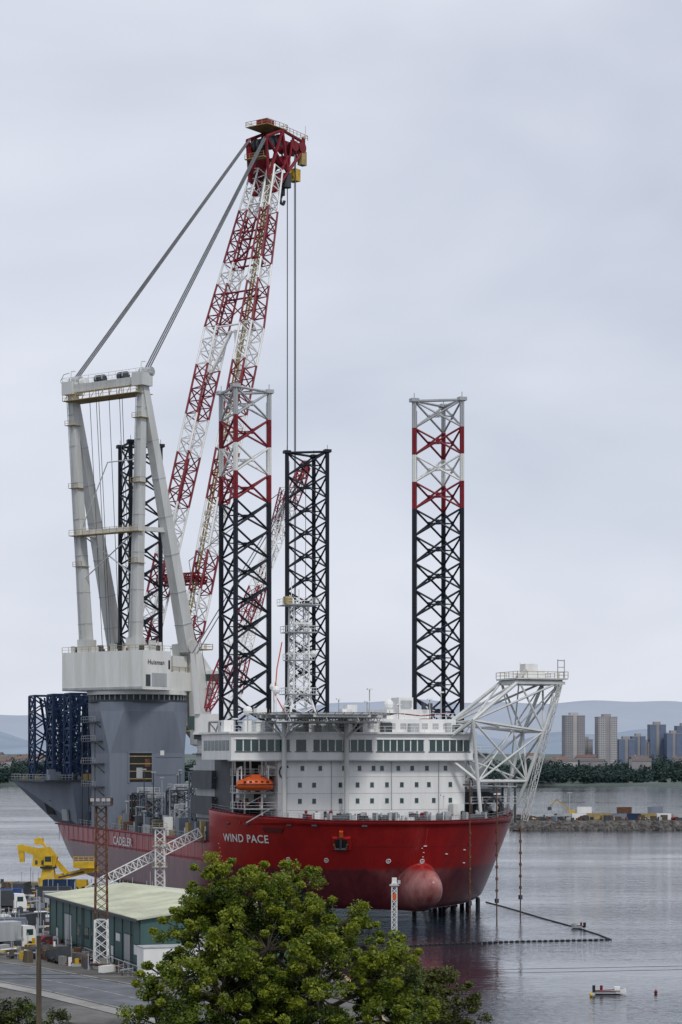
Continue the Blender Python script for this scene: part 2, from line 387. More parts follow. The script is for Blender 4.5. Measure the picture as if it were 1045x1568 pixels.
for k in range(9):
    v_=15.8+k*1.0; a.box(24.1,25.5+.3*(k%3),v_,v_+.6,17.6,18.4+(k*7%5)*.6,random.choice([dgrey,lgrey,white,rust]))
a.box(12,25,-5,14,34.75,37.3,white); a.box(13,22,1,10,37.3,39.2,white)
a.box(14,18,5,8,39.2,41.6,white); a.box(18.2,18.3,5.4,7.6,39.6,41,lgrey)
for i in range(8): a.box(24.98,25.05,-4+i*2.2,-2.8+i*2.2,35.4,36.5,lgrey)
a.rail([(28.8,-32,34.75),(28.8,16,34.75)],1.1,white); a.rail([(25,-5,37.3),(25,14,37.3)],1.1,white)
for (u,v_,hh) in ((20,-8,41),(22,-3,40.5),(18,-1,43),(24,9,41),(20,13,42.5),(26,-28,38),(26,-30.5,37),(23,3,40),(24,-20,39.5)):
    a.tube((u,v_,34.7),(u,v_,hh),.12,lgrey,5); a.box(u-.3,u+.3,v_-.5,v_+.5,hh,hh+.25,white)
a.sphere((26,-28,38.6),.9,white); a.sphere((14,-19,43.5),.85,white); a.tube((14,-19,34.7),(14,-19,42.8),.2,white)
a.box(20,22,-7,-5,38.4,40,white); a.sphere((19,2.5,40.2),1.0,white)
for i in range(40):
    u=random.uniform(11,27);v_=random.uniform(-31,15);s_=random.uniform(.3,1.1);z0=34.75
    a.box(u-s_,u+s_,v_-s_,v_+s_,z0,z0+random.uniform(.7,2.8),random.choice([white,lgrey,pale,redp,dgrey]))
for v_ in (11.4,12.8): a.tube((15,v_,37),(15,v_,40.6),.45,dgrey,10)
a.path([(24.9,-4,37.4),(24.9,2,38.4),(24.9,7,37.9),(24.9,13,38.6)],.12,redp,5)
a.build('accommodation_block',ship)

e=MB()
for i in range(120):
    t=random.uniform(-1,1); v_=t*21; umax=40-abs(v_)*.62; u=random.uniform(28.2,max(29,umax))
    if umax<29: continue
    s_=random.uniform(.2,.7); hh=random.uniform(.9,2.4)
    m_=random.choice([white,lgrey,pale,dgrey,white,lgrey,redp,dgrey])
    if i%3==0: e.tube((u,v_,17.6),(u,v_,17.6+hh),s_*.5,m_,8); e.sphere((u,v_,17.6+hh),s_*.6,m_,8)
    else: e.box(u-s_,u+s_,v_-s_,v_+s_,17.6,17.6+hh,m_)
for v_ in (-13,-4,6,14):
    e.tube((34,v_-1.6,18.7),(34,v_+1.6,18.7),.75,dgrey,12); e.box(33,35,v_-2.1,v_-1.7,17.6,19.8,lgrey); e.box(33,35,v_+1.7,v_+2.1,17.6,19.8,lgrey)
rr=[(cap[j_][0]-.3,cap[j_][1]*.98,cap[j_][2]) for j_ in range(0,N,6)]
e.rail(rr,.9,lgrey,.035,1.6)
for (u,v_) in ((43,4),(33,19)): e.tube((u,v_,17.6),(u,v_,23),.13,white); e.box(u-.3,u+.3,v_-.6,v_+.6,23,23.3,white)
e.build('foredeck_equipment',ship)

# helideck
hd=MB(); cu,cv,R=30,-15.0,12.6
oc=[(cu+R*math.cos(math.pi/8+i*math.pi/4),cv+R*math.sin(math.pi/8+i*math.pi/4)) for i in range(8)]
hd.hexa([(*p,37.75) for p in oc],[(*p,38.0) for p in oc],lgrey)
oc2=[(cu+(R+1.3)*math.cos(math.pi/8+i*math.pi/4),cv+(R+1.3)*math.sin(math.pi/8+i*math.pi/4)) for i in range(8)]
for i in range(8):
    q=(i+1)%8
    for k in range(7):
        f0=k/6; A=V((*oc[i],37.8)).lerp(V((*oc[q],37.8)),f0); B=V((*oc2[i],38.1)).lerp(V((*oc2[q],38.1)),f0); hd.tube(A,B,.05,dgrey,4)
    hd.tube((*oc2[i],38.1),(*oc2[q],38.1),.07,dgrey,4)
for k in range(-4,5):
    x=cu+k*2.8; w=math.sqrt(max(0,R*R-(k*2.8)**2))*.95
    hd.beam((x,cv-w,37.5),(x,cv+w,37.5),.15,.45,.15,.45,(1,0,0),cream)
for k in (-3,-1,1,3):
    y=cv+k*3; w=math.sqrt(max(0,R*R-(k*3)**2))*.9
    hd.tube((cu-w,y,36.5),(cu+w,y,36.5),.13,cream,5)
    for m_ in range(-4,4):
        if abs(m_*3)<w: hd.tube((cu+m_*3,y,36.5),(cu+m_*3+1.5,y,37.6),.08,cream,4); hd.tube((cu+m_*3+3,y,36.5),(cu+m_*3+1.5,y,37.6),.08,cream,4)
for x in (cu-7,cu,cu+7):
    hd.tube((x,cv-11,36.5),(x,cv+11,36.5),.16,cream,5)
for (u,v_) in ((29.2,-22),(29.2,-9.8)):
    hd.tube((u,v_,17.6),(u,v_,36.5),.45,cream,12); hd.tube((u,v_,34),(u,v_,34.4),.65,cream,12)
    for dx,dy in ((6,0),(-6,0),(0,3.6),(0,-3.6)): hd.tube((u,v_,33.6),(u+dx,v_+dy,36.5),.18,cream,6)
for i in range(8):
    hd.tube((*oc[i],38.0),(*oc[i],38.7),.06,dyel,4)
for v_ in (-24,-7): hd.box(20,22,v_-1,v_+1,38.0,39.2,white)
hd.build('helideck',ship)

# lattice radar mast
t=MB(); mu,mv=15,-14.3
t.lattice((mu,mv,34.7),(mu,mv,42),7,3.2,7,3.2,(1,0,0),3,.2,.12,lambda t_:white,True)
t.lattice((mu,mv,42),(mu,mv,59),3.2,2.9,3.2,2.9,(1,0,0),8,.17,.1,lambda t_:white,True)
for z,w in ((42,3.0),(48.5,2.4),(53.8,2.8),(59,3.3)):
    t.box(mu-w,mu+w,mv-w,mv+w,z,z+.15,lgrey); c4=[(mu-w,mv-w,z+.2),(mu+w,mv-w,z+.2),(mu+w,mv+w,z+.2),(mu-w,mv+w,z+.2),(mu-w,mv-w,z+.2)]; t.rail(c4,1.1,white,.05,1.5)
t.tube((mu+1.5,mv-2,59),(mu+1.5,mv-2,63.5),.08,white,4); t.tube((mu,mv,59),(mu,mv,62.2),.15,white,6)
t.box(mu-.3,mu+.3,mv-2.4,mv+1.2,49.6,50,white); t.box(mu+2,mu+2.6,mv-1.8,mv+1.8,55.3,55.7,white)
t.sphere((mu+1,mv+2.6,49.8),.7,white); t.box(mu+1,mu+2.2,mv-3.5,mv-2,59.2,60.6,dyel)
t.path([(mu,mv-2.5,38),(mu,mv-4.8,42),(mu,mv-4.4,47),(mu,mv-3.4,52)],.12,orange,5)
t.sphere((mu+2,mv-5.2,42.8),.8,white); t.tube((mu+2,mv-5.2,34.7),(mu+2,mv-5.2,42),.15,white)
t.build('radar_mast',ship)

# boom rest
r=MB()
T4=[(22.5,24.5,44.6),(31,24.5,44.6),(31,33.4,44.6),(22.5,33.4,44.6)]
M4=[(20,14.5,36.5),(32,14.5,37),(31,29.6,35),(20,30.4,35)]
B4=[(22,17,25.5),(31,16,25.5),(30,26.5,25.5),(20,27.5,25.5)]
D4=[(22,18,17.6),(31.5,16.5,17.6),(27.5,24,17.6),(20,27,17.6)]
W=[(26,9.5,31.8),(16,10,31.8)]
rw=cream
for S,Q in ((T4,M4),(M4,B4),(B4,D4)):
    for i in range(4):
        q=(i+1)%4; r.tube(S[i],Q[i],.36,rw,8)
        r.tube(S[i],S[q],.28,rw,6)
        if S is not B4: r.tube(S[i],Q[q],.22,rw,6); r.tube(S[q],Q[i],.22,rw,6)
for i in range(4): r.tube(B4[i],B4[(i+1)%4],.3,rw,6)
r.tube(B4[0],B4[2],.2,rw);r.tube(B4[1],B4[3],.2,rw);r.tube(M4[0],M4[2],.2,rw);r.tube(M4[1],M4[3],.2,rw)
r.tube(W[0],M4[1],.34,rw);r.tube(W[0],B4[1],.36,rw);r.tube(W[1],M4[0],.32,rw);r.tube(W[1],B4[0],.3,rw);r.tube(W[0],W[1],.3,rw);r.tube(W[0],M4[0],.2,rw);r.tube(W[0],T4[1],.32,rw);r.tube(W[0],B4[2],.2,rw)
for i in range(4): r.tube(T4[i],B4[(i+2)%4],.15,rw,5)
r.box(21.8,31.8,23.8,34.4,44.9,45.2,rw); r.box(22.2,31.4,24.2,34,44.0,44.5,rw)
r.rail([(21.8,23.8,45.2),(31.8,23.8,45.2),(31.8,34.4,45.2),(21.8,34.4,45.2),(21.8,23.8,45.2)],1.2,dyel,.06)
r.box(26,28.4,27,29.6,46.0,48.0,white); r.box(25.8,26,27,29.6,45.2,48.3,white); r.box(29.4,29.9,26,30.4,45.2,46.6,white)
r.beam((30,24.6,45.2),(30,26.5,46.8),.8,.8,.4,.4,(1,0,0),cream)
for y in (32.6,34): r.tube((31,y,45),(31,y,48.8),.1,lgrey,5)
r.tube((31,32.6,48.6),(31,34,48.6),.1,lgrey,5); r.tube((31,32.6,47.3),(31,34,47.3),.08,lgrey,5)
r.lattice((31,32.8,44),(29,26.5,18),1.2,1.2,.9,.9,(1,0,0),16,.09,.06,lambda t_:rw)
r.build('boom_rest',ship)

s=MB()
for (u,v_,z1) in ((43.4,9,26),(38.6,16.5,24.5),(30.5,25,17)):
    s.tube((u,v_,-1),(u,v_,z1),.13,rust,6); s.box(u-.3,u+.3,v_-.3,v_+.3,3,3.8,dgrey)
    s.tube((u,v_,z1-1),(u-3,v_,z1-1),.16,dgrey,5)
    for k in range(6): s.box(u-.2,u+.2,v_-.2,v_+.2,5+k*2.2,5.5+k*2.2,rust)
s.build('seawater_intake_hoses',ship)
s=MB()
for (u,v_) in ((0,21),(0,-21)):
    for k in range(9):
        an=2*math.pi*k/9; s.tube((u+6*math.cos(an)+9,v_+4*math.sin(an),-2),(u+6*math.cos(an)+9,v_+4*math.sin(an),2.2),.4,dgrey,6)
s.build('leg_guides',ship)

# stern sponson, frames, deck cargo
s=MB()
lo=[(-129,-29.6,14),(-129,-10,14),(-104,-10,14),(-104,-29.6,14)]
hi=[(-143,-37.5,24.2),(-143,-10,24.2),(-104,-10,24.2),(-104,-31,24.2)]
s.hexa(lo,hi,grey)
s.box(-143.3,-103.7,-37.8,-9.7,24.2,24.6,dgrey)
s.rail([(-103.8,-31,24.6),(-143,-37.7,24.6),(-143,-10,24.6)],1.2,lgrey,.07)
s.hexa([(-124,-32.2,16),(-119,-31.6,16),(-119,-32.6,19.5),(-124,-33.3,19.5)],[(-124,-32.5,16),(-119,-31.9,16),(-119,-32.9,19.5),(-124,-33.6,19.5)],black)  # black panel painted as the dark inside an opening
s.hexa([(-112,-31,14.8),(-108,-30.7,14.8),(-108,-31,17.5),(-112,-31.3,17.5)],[(-112,-31.5,14.8),(-108,-31.2,14.8),(-108,-31.5,17.5),(-112,-31.8,17.5)],lgrey)
for i in range(60):
    u=random.uniform(-140,-106); v_=random.uniform(-35,-12); w_=random.uniform(.3,1); s.box(u-w_,u+w_,v_-w_,v_+w_,24.6,24.6+random.uniform(.6,2.6),random.choice([dgrey,lgrey,dyel,grey]))
s.build('stern_sponson',ship)
s=MB()
for (u,v_) in ((-134,-31),(-134,-23),(-122,-29),(-122,-20),(-112,-27)):
    s.lattice((u,v_,24.6),(u,v_,45.5),6.5,6.5,6.5,6.5,(1,0,0),5,.36,.24,lambda t_:navy,True)
    for z in (28.8,33,37,41.3):
        for k in (-3.2,3.2): s.box(u-3.3,u+3.3,v_+k-.2,v_+k+.2,z-.25,z+.25,navy)
    for k in range(5): s.tube((u+random.uniform(-3,3),v_+random.uniform(-3,3),24.6),(u+random.uniform(-3,3),v_+random.uniform(-3,3),45),.25,navy,6)
s.build('blade_rack_frames',ship)
s=MB()
random.seed(3)
for i in range(300):
    u=random.uniform(-104,3); v_=random.uniform(-29.3,-20) if i%3 else random.uniform(-20,25)
    if -91<u<-71 and v_<-11: continue
    sx,sy=random.uniform(.3,1.5),random.uniform(.3,1.2); hh=random.uniform(.8,4)
    s.box(u-sx,u+sx,v_-sy,v_+sy,13.92,13.92+hh,random.choice([lgrey,grey,dgrey,dgrey,white,dyel,rust,grey]))
for i in range(44):
    u=random.uniform(-70,2); v_=random.uniform(-29,-14); hh=random.uniform(4,14)
    s.tube((u,v_,14),(u,v_,14+hh),.12,random.choice([lgrey,dgrey]),5); s.box(u-.4,u+.4,v_-.4,v_+.4,14+hh,14.3+hh,lgrey)
for i in range(40):
    u=random.uniform(-66,0); v_=random.uniform(-29,-16); z=random.uniform(15,24); s.path([(u,v_,14),(u,v_,z),(u+random.uniform(2,8),v_,z)],.13,random.choice([lgrey,dgrey,grey]),5)
s.rail([(-103,-29.6,14),(4,-29.6,14)],1.2,lgrey,.06)
for (u,v_,w,hh,mm) in ((-62,-24,5,8,dgrey),(-52,-25,4,7,grey),(-38,-22,6,9,dgrey),(-18,-24,4,13,grey),(-28,-26,2.4,5,lgrey),(-8,-24,4,15,dgrey)):
    s.lattice((u,v_,14),(u,v_,14+hh),w,w,w,w,(1,0,0),3,.2,.12,lambda t_:mm,True); s.box(u-w/2,u+w/2,v_-w/2,v_+w/2,14+hh,14.2+hh,dgrey)
    s.rail([(u+w/2,v_-w/2,14.2+hh),(u+w/2,v_+w/2,14.2+hh)],1.1,white)
    s.box(u-w/3,u+w/3,v_-w/3,v_+w/3,14.2+hh,15.4+hh,lgrey)
s.box(-60,-10,-5,24,13.95,17,dgrey)
s.build('deck_equipment',ship)

def lifeboat(name,u,v_,z,ang,L=8.2):
    b=MB(); n=18; secs=[]
    for i in range(n+1):
        x=-1+2*i/n; w=(1-abs(x)**2.6)**.5*1.5+.02; hh=(1-abs(x)**3)**.5
        sec=[]
        for a_ in np.linspace(0,2*math.pi,14,endpoint=False):
            y=math.cos(a_)*w; zz=math.sin(a_); zz=(zz*1.15*hh if zz>0 else zz*1.25*(.55+.45*hh))
            if zz>.75 and abs(x)<.45: zz=.75+(zz-.75)*1.8
            sec.append((x*L/2,y,zz+.1))
        secs.append(sec)
    k=b.mi(orange)
    for sc_ in secs: b.v+=sc_
    for i in range(n):
        for jx in range(14):
            b.f.append((i*14+jx,i*14+(jx+1)%14,(i+1)*14+(jx+1)%14,(i+1)*14+jx)); b.m.append(k)
    b.f.append(tuple(range(14))); b.m.append(k); b.f.append(tuple(n*14+i for i in range(14))[::-1]); b.m.append(k)
    o=empty(name); o.parent=ship; o.location=(u,v_,z); o.rotation_euler[2]=ang
    b.build('boat_shell',o,True)
    c=MB(); c.box(-L*.12,L*.12,-.8,.8,1.1,1.9,orange)
    for i in range(5):
        c.box(-2.6+i*1.1,-2.1+i*1.1,-1.42,-1.3,.35,.7,black)
    c.path([(x*L/2,-1.52*(1-abs(x)**2.6)**.5,.05) for x in np.linspace(-.95,.95,12)],.09,black,5)
    for x in (-L*.36,L*.36):
        c.tube((x,0,1),(x,0,3.2),.12,white); c.beam((x,0,3.2),(x,2.4,2.8),.3,.4,.3,.45,(1,0,0),white); c.beam((x,2.4,2.8),(x,2.2,-2.4),.3,.4,.4,.5,(1,0,0),white)
    c.box(-L/2,L/2,1.4,2.6,-1.7,-1.5,lgrey)
    c.build('davit',o)
lifeboat('lifeboat',27.2,-27.0,25.0,math.radians(90),7.2)
lifeboat('lifeboat.001',23.5,-20.9-3.4,25.2,0,6.5)

# ---------------------------------------------------------------- heavy-lift crane
crane=empty('heavy_lift_crane',(-46.9,513.5,0),math.atan2(.8,.6))
SR=UA-math.atan2(.8,.6)
p=MB()
def sq(h_,z,cut=0):
    ca,sa=math.cos(SR),math.sin(SR); q=[]
    for a_,b_ in ((-1,-1),(1,-1),(1,1),(-1,1)):
        for (k1,k2) in (((1-cut),1),(1,(1-cut))) if a_*b_<0 else ((1,(1-cut)),((1-cut),1)):
            x,y=a_*h_*k1,b_*h_*k2; q.append((x*ca-y*sa,x*sa+y*ca,z))
    return q
p.hexa(sq(8.8,13.95,.02),sq(8.8,31,.02),grey)
p.hexa(sq(8.8,31,.02),sq(10.2,40.5,.42),grey)
p.hexa(sq(10.2,40.5,.42),sq(10.2,42.6,.42),grey)
p.tube((0,0,42.6),(0,0,43.1),11.3,dgrey,40); p.tube((0,0,43.1),(0,0,44.3),10.6,dgrey,40); p.tube((0,0,44.3),(0,0,45.2),11.6,pale,40)
for i in range(48):
    an=2*math.pi*i/48; p.tube((11.1*math.cos(an),11.1*math.sin(an),43.1),(11.1*math.cos(an),11.1*math.sin(an),44.2),.12,lgrey,4)
ca,sa=math.cos(SR),math.sin(SR)
def sl(u,v_,z): return V((u*ca-v_*sa,u*sa+v_*ca,z))
def sbox(u0,u1,v0,v1,z0,z1,m):
    q=[(u0,v0),(u1,v0),(u1,v1),(u0,v1)]; p.hexa([sl(*k_,z0) for k_ in q],[sl(*k_,z1) for k_ in q],m)
for z0,z1 in ((14.5,21.5),(24.5,31)):
    sbox(8.7,8.86,-4.2,1.0,z0,z1,black); sbox(8.8,9.0,-4.6,-4.2,z0-.3,z1+.3,grey); sbox(8.8,9.0,1.0,1.4,z0-.3,z1+.3,grey); sbox(8.8,9.1,-4.6,1.4,z1+.01,z1+.3,grey)  # black panels paint the dark interior of the pedestal openings
    for k_ in range(4): sbox(8.86,8.95,-4.2,1.0,z0+.6+k_*1.7,z0+.8+k_*1.7,dyel)
    sbox(8.86,8.98,-2.6,-1.2,z0+.85,z0+3.2,lgrey); sbox(8.86,8.93,-.6,.6,z0+3.4,z0+5.2,rust)
sbox(8.7,8.9,3,3.9,30.5,31.6,white)
for z in (17.5,21,26,30): sbox(8.78,8.84,2,8.2,z,z+.08,dgrey)
for z in (23.2,28.5,33.6,38):
    sbox(-9.5,4,-11,-8.8,z,z+.2,dgrey)
    p.rail([sl(4,-11,z+.2),sl(-9.5,-11,z+.2)],1.2,lgrey,.06)
    p.tube(sl(4,-10.9,z),sl(4,-8.8,z-2),.12,dgrey,4)
for u_ in (-9,-3,3.5): p.tube(sl(u_,-10.9,14),sl(u_,-10.9,38),.14,dgrey,5)
sbox(8.8,10.5,5.5,8.5,13.95,21,lgrey)
for k_ in range(6): sbox(8.8,10.7,5.3,8.7,15+k_*1.2,15.15+k_*1.2,dgrey)
p.build('pedestal',crane)
p=MB()
p.box(-12,-2.5,-12.4,12.4,45.25,54,pale)
p.box(-2.5,11,-11,11,45.25,49.5,pale)
p.box(-12.15,-12,-12.2,12.2,45.4,45.9,lgrey)
for y in np.linspace(-12,12,9): p.box(-12.06,-12,y-.06,y+.06,45.3,53.9,pale)
p.box(-9,-4,-12.48,-12.4,46,49,lgrey); p.box(-3.4,-2.9,-12.5,-12.4,50,52,black); p.box(-11,-9.5,-12.48,-12.4,46,48.6,dgrey)
p.rail([(-2.5,-12.4,54),(-12,-12.4,54),(-12,12.4,54)],1.2,dyel,.06); p.rail([(11,-11,49.5),(-2.5,-11,49.5)],1.2,dyel,.06)
p.box(0,5,-10.8,-6,49.5,53.2,pale); p.tube((3,-8.5,51.6),(6.5,-8.5,51.6),1.8,cream,16); p.tube((-1,-6,51.5),(-1,2,51.5),1.6,dgrey,16)
for i in range(46):
    x=random.uniform(-11.5,-3); y=random.uniform(-12,12); w_=random.uniform(.2,.7); p.box(x-w_,x+w_,y-w_,y+w_,54,54+random.uniform(.5,2.4),random.choice([cream,dyel,lgrey,dgrey,pale,rust]))
for sy in (-1,1):
    y=sy*8
    p.hexa([(6,y-1.1,38),(11,y-1.1,34),(13.5,y-1.1,35),(13.5,y-1.1,52),(10,y-1.1,57),(4,y-1.1,56)],[(6,y+1.1,38),(11,y+1.1,34),(13.5,y+1.1,35),(13.5,y+1.1,52),(10,y+1.1,57),(4,y+1.1,56)],pale)
    for z in (36,49,55):
        p.box(5,14.5,y-2.4,y+2.4,z,z+.25,dyel); p.rail([(5,y-2.4,z+.25),(14.5,y-2.4,z+.25),(14.5,y+2.4,z+.25)],1.1,dyel,.08)
    p.tube((10,y-1.6,54.5),(10,y+1.6,54.5),1.1,lgrey,14)
p.hexa([(6.5,-12.9,33),(10.5,-12.9,32),(11.5,-12.9,50),(5.5,-12.9,56)],[(6.5,-10.4,33),(10.5,-10.4,32),(11.5,-10.4,50),(5.5,-10.4,56)],pale)
p.box(9,13,-14.3,-12.95,46,50,white); p.box(8.98,13.02,-14.34,-12.9,47.6,49.2,glass)
p.build('slew_platform',crane)
me=text_mesh('Huisman',1.5,1.0,.03); me.materials.append(black)
o=bpy.data.objects.new('maker_lettering',me); C.objects.link(o); o.parent=crane
o.matrix_local=Matrix(((1,0,0,-10.4),(0,0,-1,-12.45),(0,1,0,50.9),(0,0,0,1)))
p=MB(); zt=114.5
for sy in (-1,1):
    top=(-10.4,sy*10.8,zt); ff=(5,sy*11,54.5); rf=(-9,sy*7.5,54.5)
    p.beam(ff,top,3.3,2.6,1.8,1.7,(1,0,0),cream); p.beam(rf,top,2.6,2.2,1.6,1.5,(1,0,0),cream)
    p.tube((5,sy*11-1.6,55.5),(5,sy*11+1.6,55.5),1.7,cream,14); p.box(-10.6,-7.4,sy*7.5-1.5,sy*7.5+1.5,54,57,cream)
    m1=V(rf).lerp(V(top),.45); m2=V(ff).lerp(V(top),.45); p.beam(m1,m2,1.0,1.0,1.0,1.0,(0,0,1),cream)
    for fr in (.1,.22,.36,.5,.64,.78,.9):   # section joints on the masts
        for A_,w_ in ((ff,3.3-1.5*fr),(rf,2.6-1.0*fr)):
            c1=V(A_).lerp(V(top),fr); c2=V(A_).lerp(V(top),fr+.003); p.beam(c1,c2,w_+.16,w_*.82+.16,w_+.16,w_*.82+.16,(1,0,0),lgrey)
    p.box(-12.2,-8.7,sy*10.8-1.6,sy*10.8+1.6,zt-1.3,zt+1.6,cream)
    p.tube((-9,sy*10.8-1.6,zt+2.0),(-9,sy*10.8+1.6,zt+2.0),1.1,lgrey,14)
    p.path([(-11,sy*10.8,zt+1.5),(-10.6,sy*10.8,zt+4.2),(-9.4,sy*10.8,zt+4.4)],.14,pale,5)
    for fr in (.32,.62,.86):
        m1=V(rf).lerp(V(top),fr); p.box(m1.x-1.6,m1.x+1.2,m1.y-1.4,m1.y+1.4,m1.z,m1.z+.12,dyel); p.rail([(m1.x-1.6,m1.y-1.4,m1.z),(m1.x-1.6,m1.y+1.4,m1.z)],1.1,dyel,.06)
    a_=V(rf)+V((-1.5,0,0)); b_=V(top)+V((-1.3,0,0)); p.tube(a_,b_,.08,lgrey,4); p.tube(a_+V((0,.6,0)),b_+V((0,.6,0)),.08,lgrey,4)
    for k_ in range(40): c_=a_.lerp(b_,k_/40); p.tube(c_,c_+V((0,.6,0)),.04,lgrey,4)
m1=V((-9,-7.5,54.5)).lerp(V((-10.4,-10.8,zt)),.45); m2=V((-9,7.5,54.5)).lerp(V((-10.4,10.8,zt)),.45)
p.beam(m1,m2,1.0,1.2,1.0,1.2,(0,0,1),cream)
p.box(m1.x-2.2,m1.x+.2,-10.5,10.5,m1.z-.8,m1.z-.65,dyel); p.rail([(m1.x-2.1,-10.5,m1.z-.65),(m1.x-2.1,10.5,m1.z-.65)],1.2,dyel,.06)
p.beam((-10.4,-12.2,zt),(-10.4,12.2,zt),1.8,1.8,1.8,1.8,(1,0,0),cream)
p.box(-12.9,-7.6,-11.5,11.5,zt-3.0,zt-2.85,dyel)
for y in np.linspace(-11,11,9): p.tube((-12.8,y,zt-2.9),(-11.2,y,zt-.6),.08,dyel,4)
p.rail([(-12.8,-11.5,zt-2.85),(-12.8,11.5,zt-2.85)],1.3,dyel,.07); p.rail([(-12.0,-12.4,zt+1.2),(-12.0,12.4,zt+1.2),(-8.6,12.4,zt+1.2),(-8.6,-12.4,zt+1.2),(-12.0,-12.4,zt+1.2)],1.3,white,.06)
for y in (-5,-3.6,2,3.4): p.tube((-9.6,y-.5,zt+1.7),(-9.6,y+.5,zt+1.7),1.0,dgrey,14)
p.tube((-9.6,7,zt+1.6),(-9.6,8.6,zt+1.6),.9,pale,12)
for y in (-4,-3.2,3.2,4,0,6): p.tube((-9.8,y,zt),(-6,y*.9,55),.07,wireM,4)
p.tube(m1,(-9.4,9.4,70),.16,cream,5); p.tube(m2,(-9.4,-9,70),.16,cream,5)
p.tube(m2,(-10.1,0,97),.14,cream,5); p.tube((-10.1,0,97),(-10.2,-9.5,97),.14,cream,5)
p.path([(-11,12.4,zt),(-11,13.9,zt+2.2),(-11,12.8,zt+3.6),(-11,11,zt+3.8)],.1,cream,5)
p.build('a_frame',crane)
# boom
p=MB(); F=V((10,0,54.5)); E=V((47.6,0,175.5)); ax=(E-F).normalized()
reds=((.02,.07),(.13,.2),(.3,.4),(.475,.575),(.665,.75),(.795,.9))
def bm(t_): return redp if any(a_<=t_<=b_ for a_,b_ in reds) else white
K=F.lerp(E,.66)
for sy in (-1,1):
    f_=F+V((0,sy*6.8,0)); k_=K+V((0,sy*5.6,0)); e_=E+V((0,sy*2.6,0))
    p.lattice(f_,f_.lerp(k_,.06),.8,3.4,1.2,3.8,(0,1,0),2,.28,.16,lambda t_:bm(t_*.04))
    p.lattice(f_.lerp(k_,.06),k_,3.4,3.7,3.8,4.8,(0,1,0),24,.28,.16,lambda t_:bm(.04+t_*.62))
    p.lattice(k_,e_,3.7,2.2,4.8,3.2,(0,1,0),15,.27,.15,lambda t_:bm(.66+t_*.34))
    w0=f_+V((0,-sy*1.2,2)); w1=k_+V((0,-sy*1.2,2.6)); w2=e_+V((0,-sy*.4,1.8))
    if sy==-1:
        p.path([w0,w1,w2],.24,dyel,4); p.path([w0+V((0,.9,0)),w1+V((0,.9,0)),w2+V((0,.9,0))],.18,dyel,4)
        p.path([w0+V((0,.4,1)),w1+V((0,.4,1)),w2+V((0,.4,1))],.07,dyel,4)
        for k2 in range(120):
            tt=k2/120; c_=(w0.lerp(w1,tt/.66) if tt<.66 else w1.lerp(w2,(tt-.66)/.34)); p.tube(c_,c_+V((0,.9,0)),.08,dyel,4)
for t_ in (.145,.66,.73,.8,.86,.92):
    c_=F.lerp(E,t_); hw=(6.8-1.2*t_/.66) if t_<.66 else 5.6-(t_-.66)/.34*3.0
    for off in (-1.6,1.6):
        o_=V((ax.z,0,-ax.x))*off; p.tube(c_+V((0,-hw,0))+o_,c_+V((0,hw,0))+o_,.24,bm(t_),5)
    if t_<.2: p.lattice(c_+V((0,-hw,0)),c_+V((0,hw,0)),1.6,1.6,3.0,3.0,ax,4,.26,.15,lambda q_:redp)
for (ta,tb) in ((.66,.73),(.73,.8),(.8,.86),(.86,.92)):
    for sg in (-1,1):
        c1=F.lerp(E,ta);c2=F.lerp(E,tb); h1=5.6-(ta-.66)/.34*3.0; h2=5.6-(tb-.66)/.34*3.0
        p.tube(c1+V((0,sg*h1,0)),c2+V((0,-sg*h2,0)),.17,bm((ta+tb)/2),5)
for sg in (-1,1): p.beam(F.lerp(E,.55)+V((0,sg*5.2,0)),F.lerp(E,.655)+V((0,sg*.6,0)),.7,.6,.7,.6,(1,0,0),white)
p.build('boom',crane)
p=MB(); dz=-2.6
def Z(*q): return (q[0],q[1],q[2]+dz)
for sy in (-1,1):
    y=sy*3.0
    if sy>0: p.hexa([Z(44.5,y-.3,175),Z(50,y-.3,173.5),Z(53,y-.3,178),Z(51.5,y-.3,185),Z(46,y-.3,186.5),Z(43.5,y-.3,182)],[Z(44.5,y+.3,175),Z(50,y+.3,173.5),Z(53,y+.3,178),Z(51.5,y+.3,185),Z(46,y+.3,186.5),Z(43.5,y+.3,182)],redp)
    for a_,b_ in (((44.5,175),(43.5,185)),((43.5,185),(50,188)),((50,188),(52,178)),((52,178),(47,172)),((44.5,175),(50,188)),((43.5,185),(52,178)),((46,172),(52,182))):
        p.tube(Z(a_[0],y,a_[1]),Z(b_[0],y,b_[1]),.42,redp)
    p.tube(Z(50,y,188),Z(60,y*.6,187.4),.42,redp);p.tube(Z(52,y,178),Z(60,y*.6,185.4),.42,redp);p.tube(Z(55,y*.8,187.6),Z(52,y,178),.3,redp);p.tube(Z(55,y*.8,187.6),Z(57,y*.7,182.6),.25,redp)
    p.beam(Z(60,y*.6,184.5),Z(60,y*.6,188.5),.9,.5,.9,.5,(1,0,0),redp)
for (x,z,rr_) in ((46,184,1.6),(49.5,185.5,1.5),(52.5,181,1.5),(50,176.5,1.6),(56,185.5,1.3),(59,185.8,1.4)):
    for y in (-2.2,-.8,.8,2.2): p.tube(Z(x,y-.25,z),Z(x,y+.25,z),rr_,redp if x>50 else dgrey,14)
p.box(43.5,51.5,-3.4,3.4,188.2+dz,188.35+dz,dyel); p.rail([Z(43.5,-3.4,188.3),Z(51.5,-3.4,188.3),Z(51.5,3.4,188.3),Z(43.5,3.4,188.3),Z(43.5,-3.4,188.3)],1.2,dyel,.07,1.5)
p.rail([Z(52,-2.6,188.2),Z(61,-2.4,187.9),Z(61,2.4,187.9)],1.2,dyel,.07,1.5)
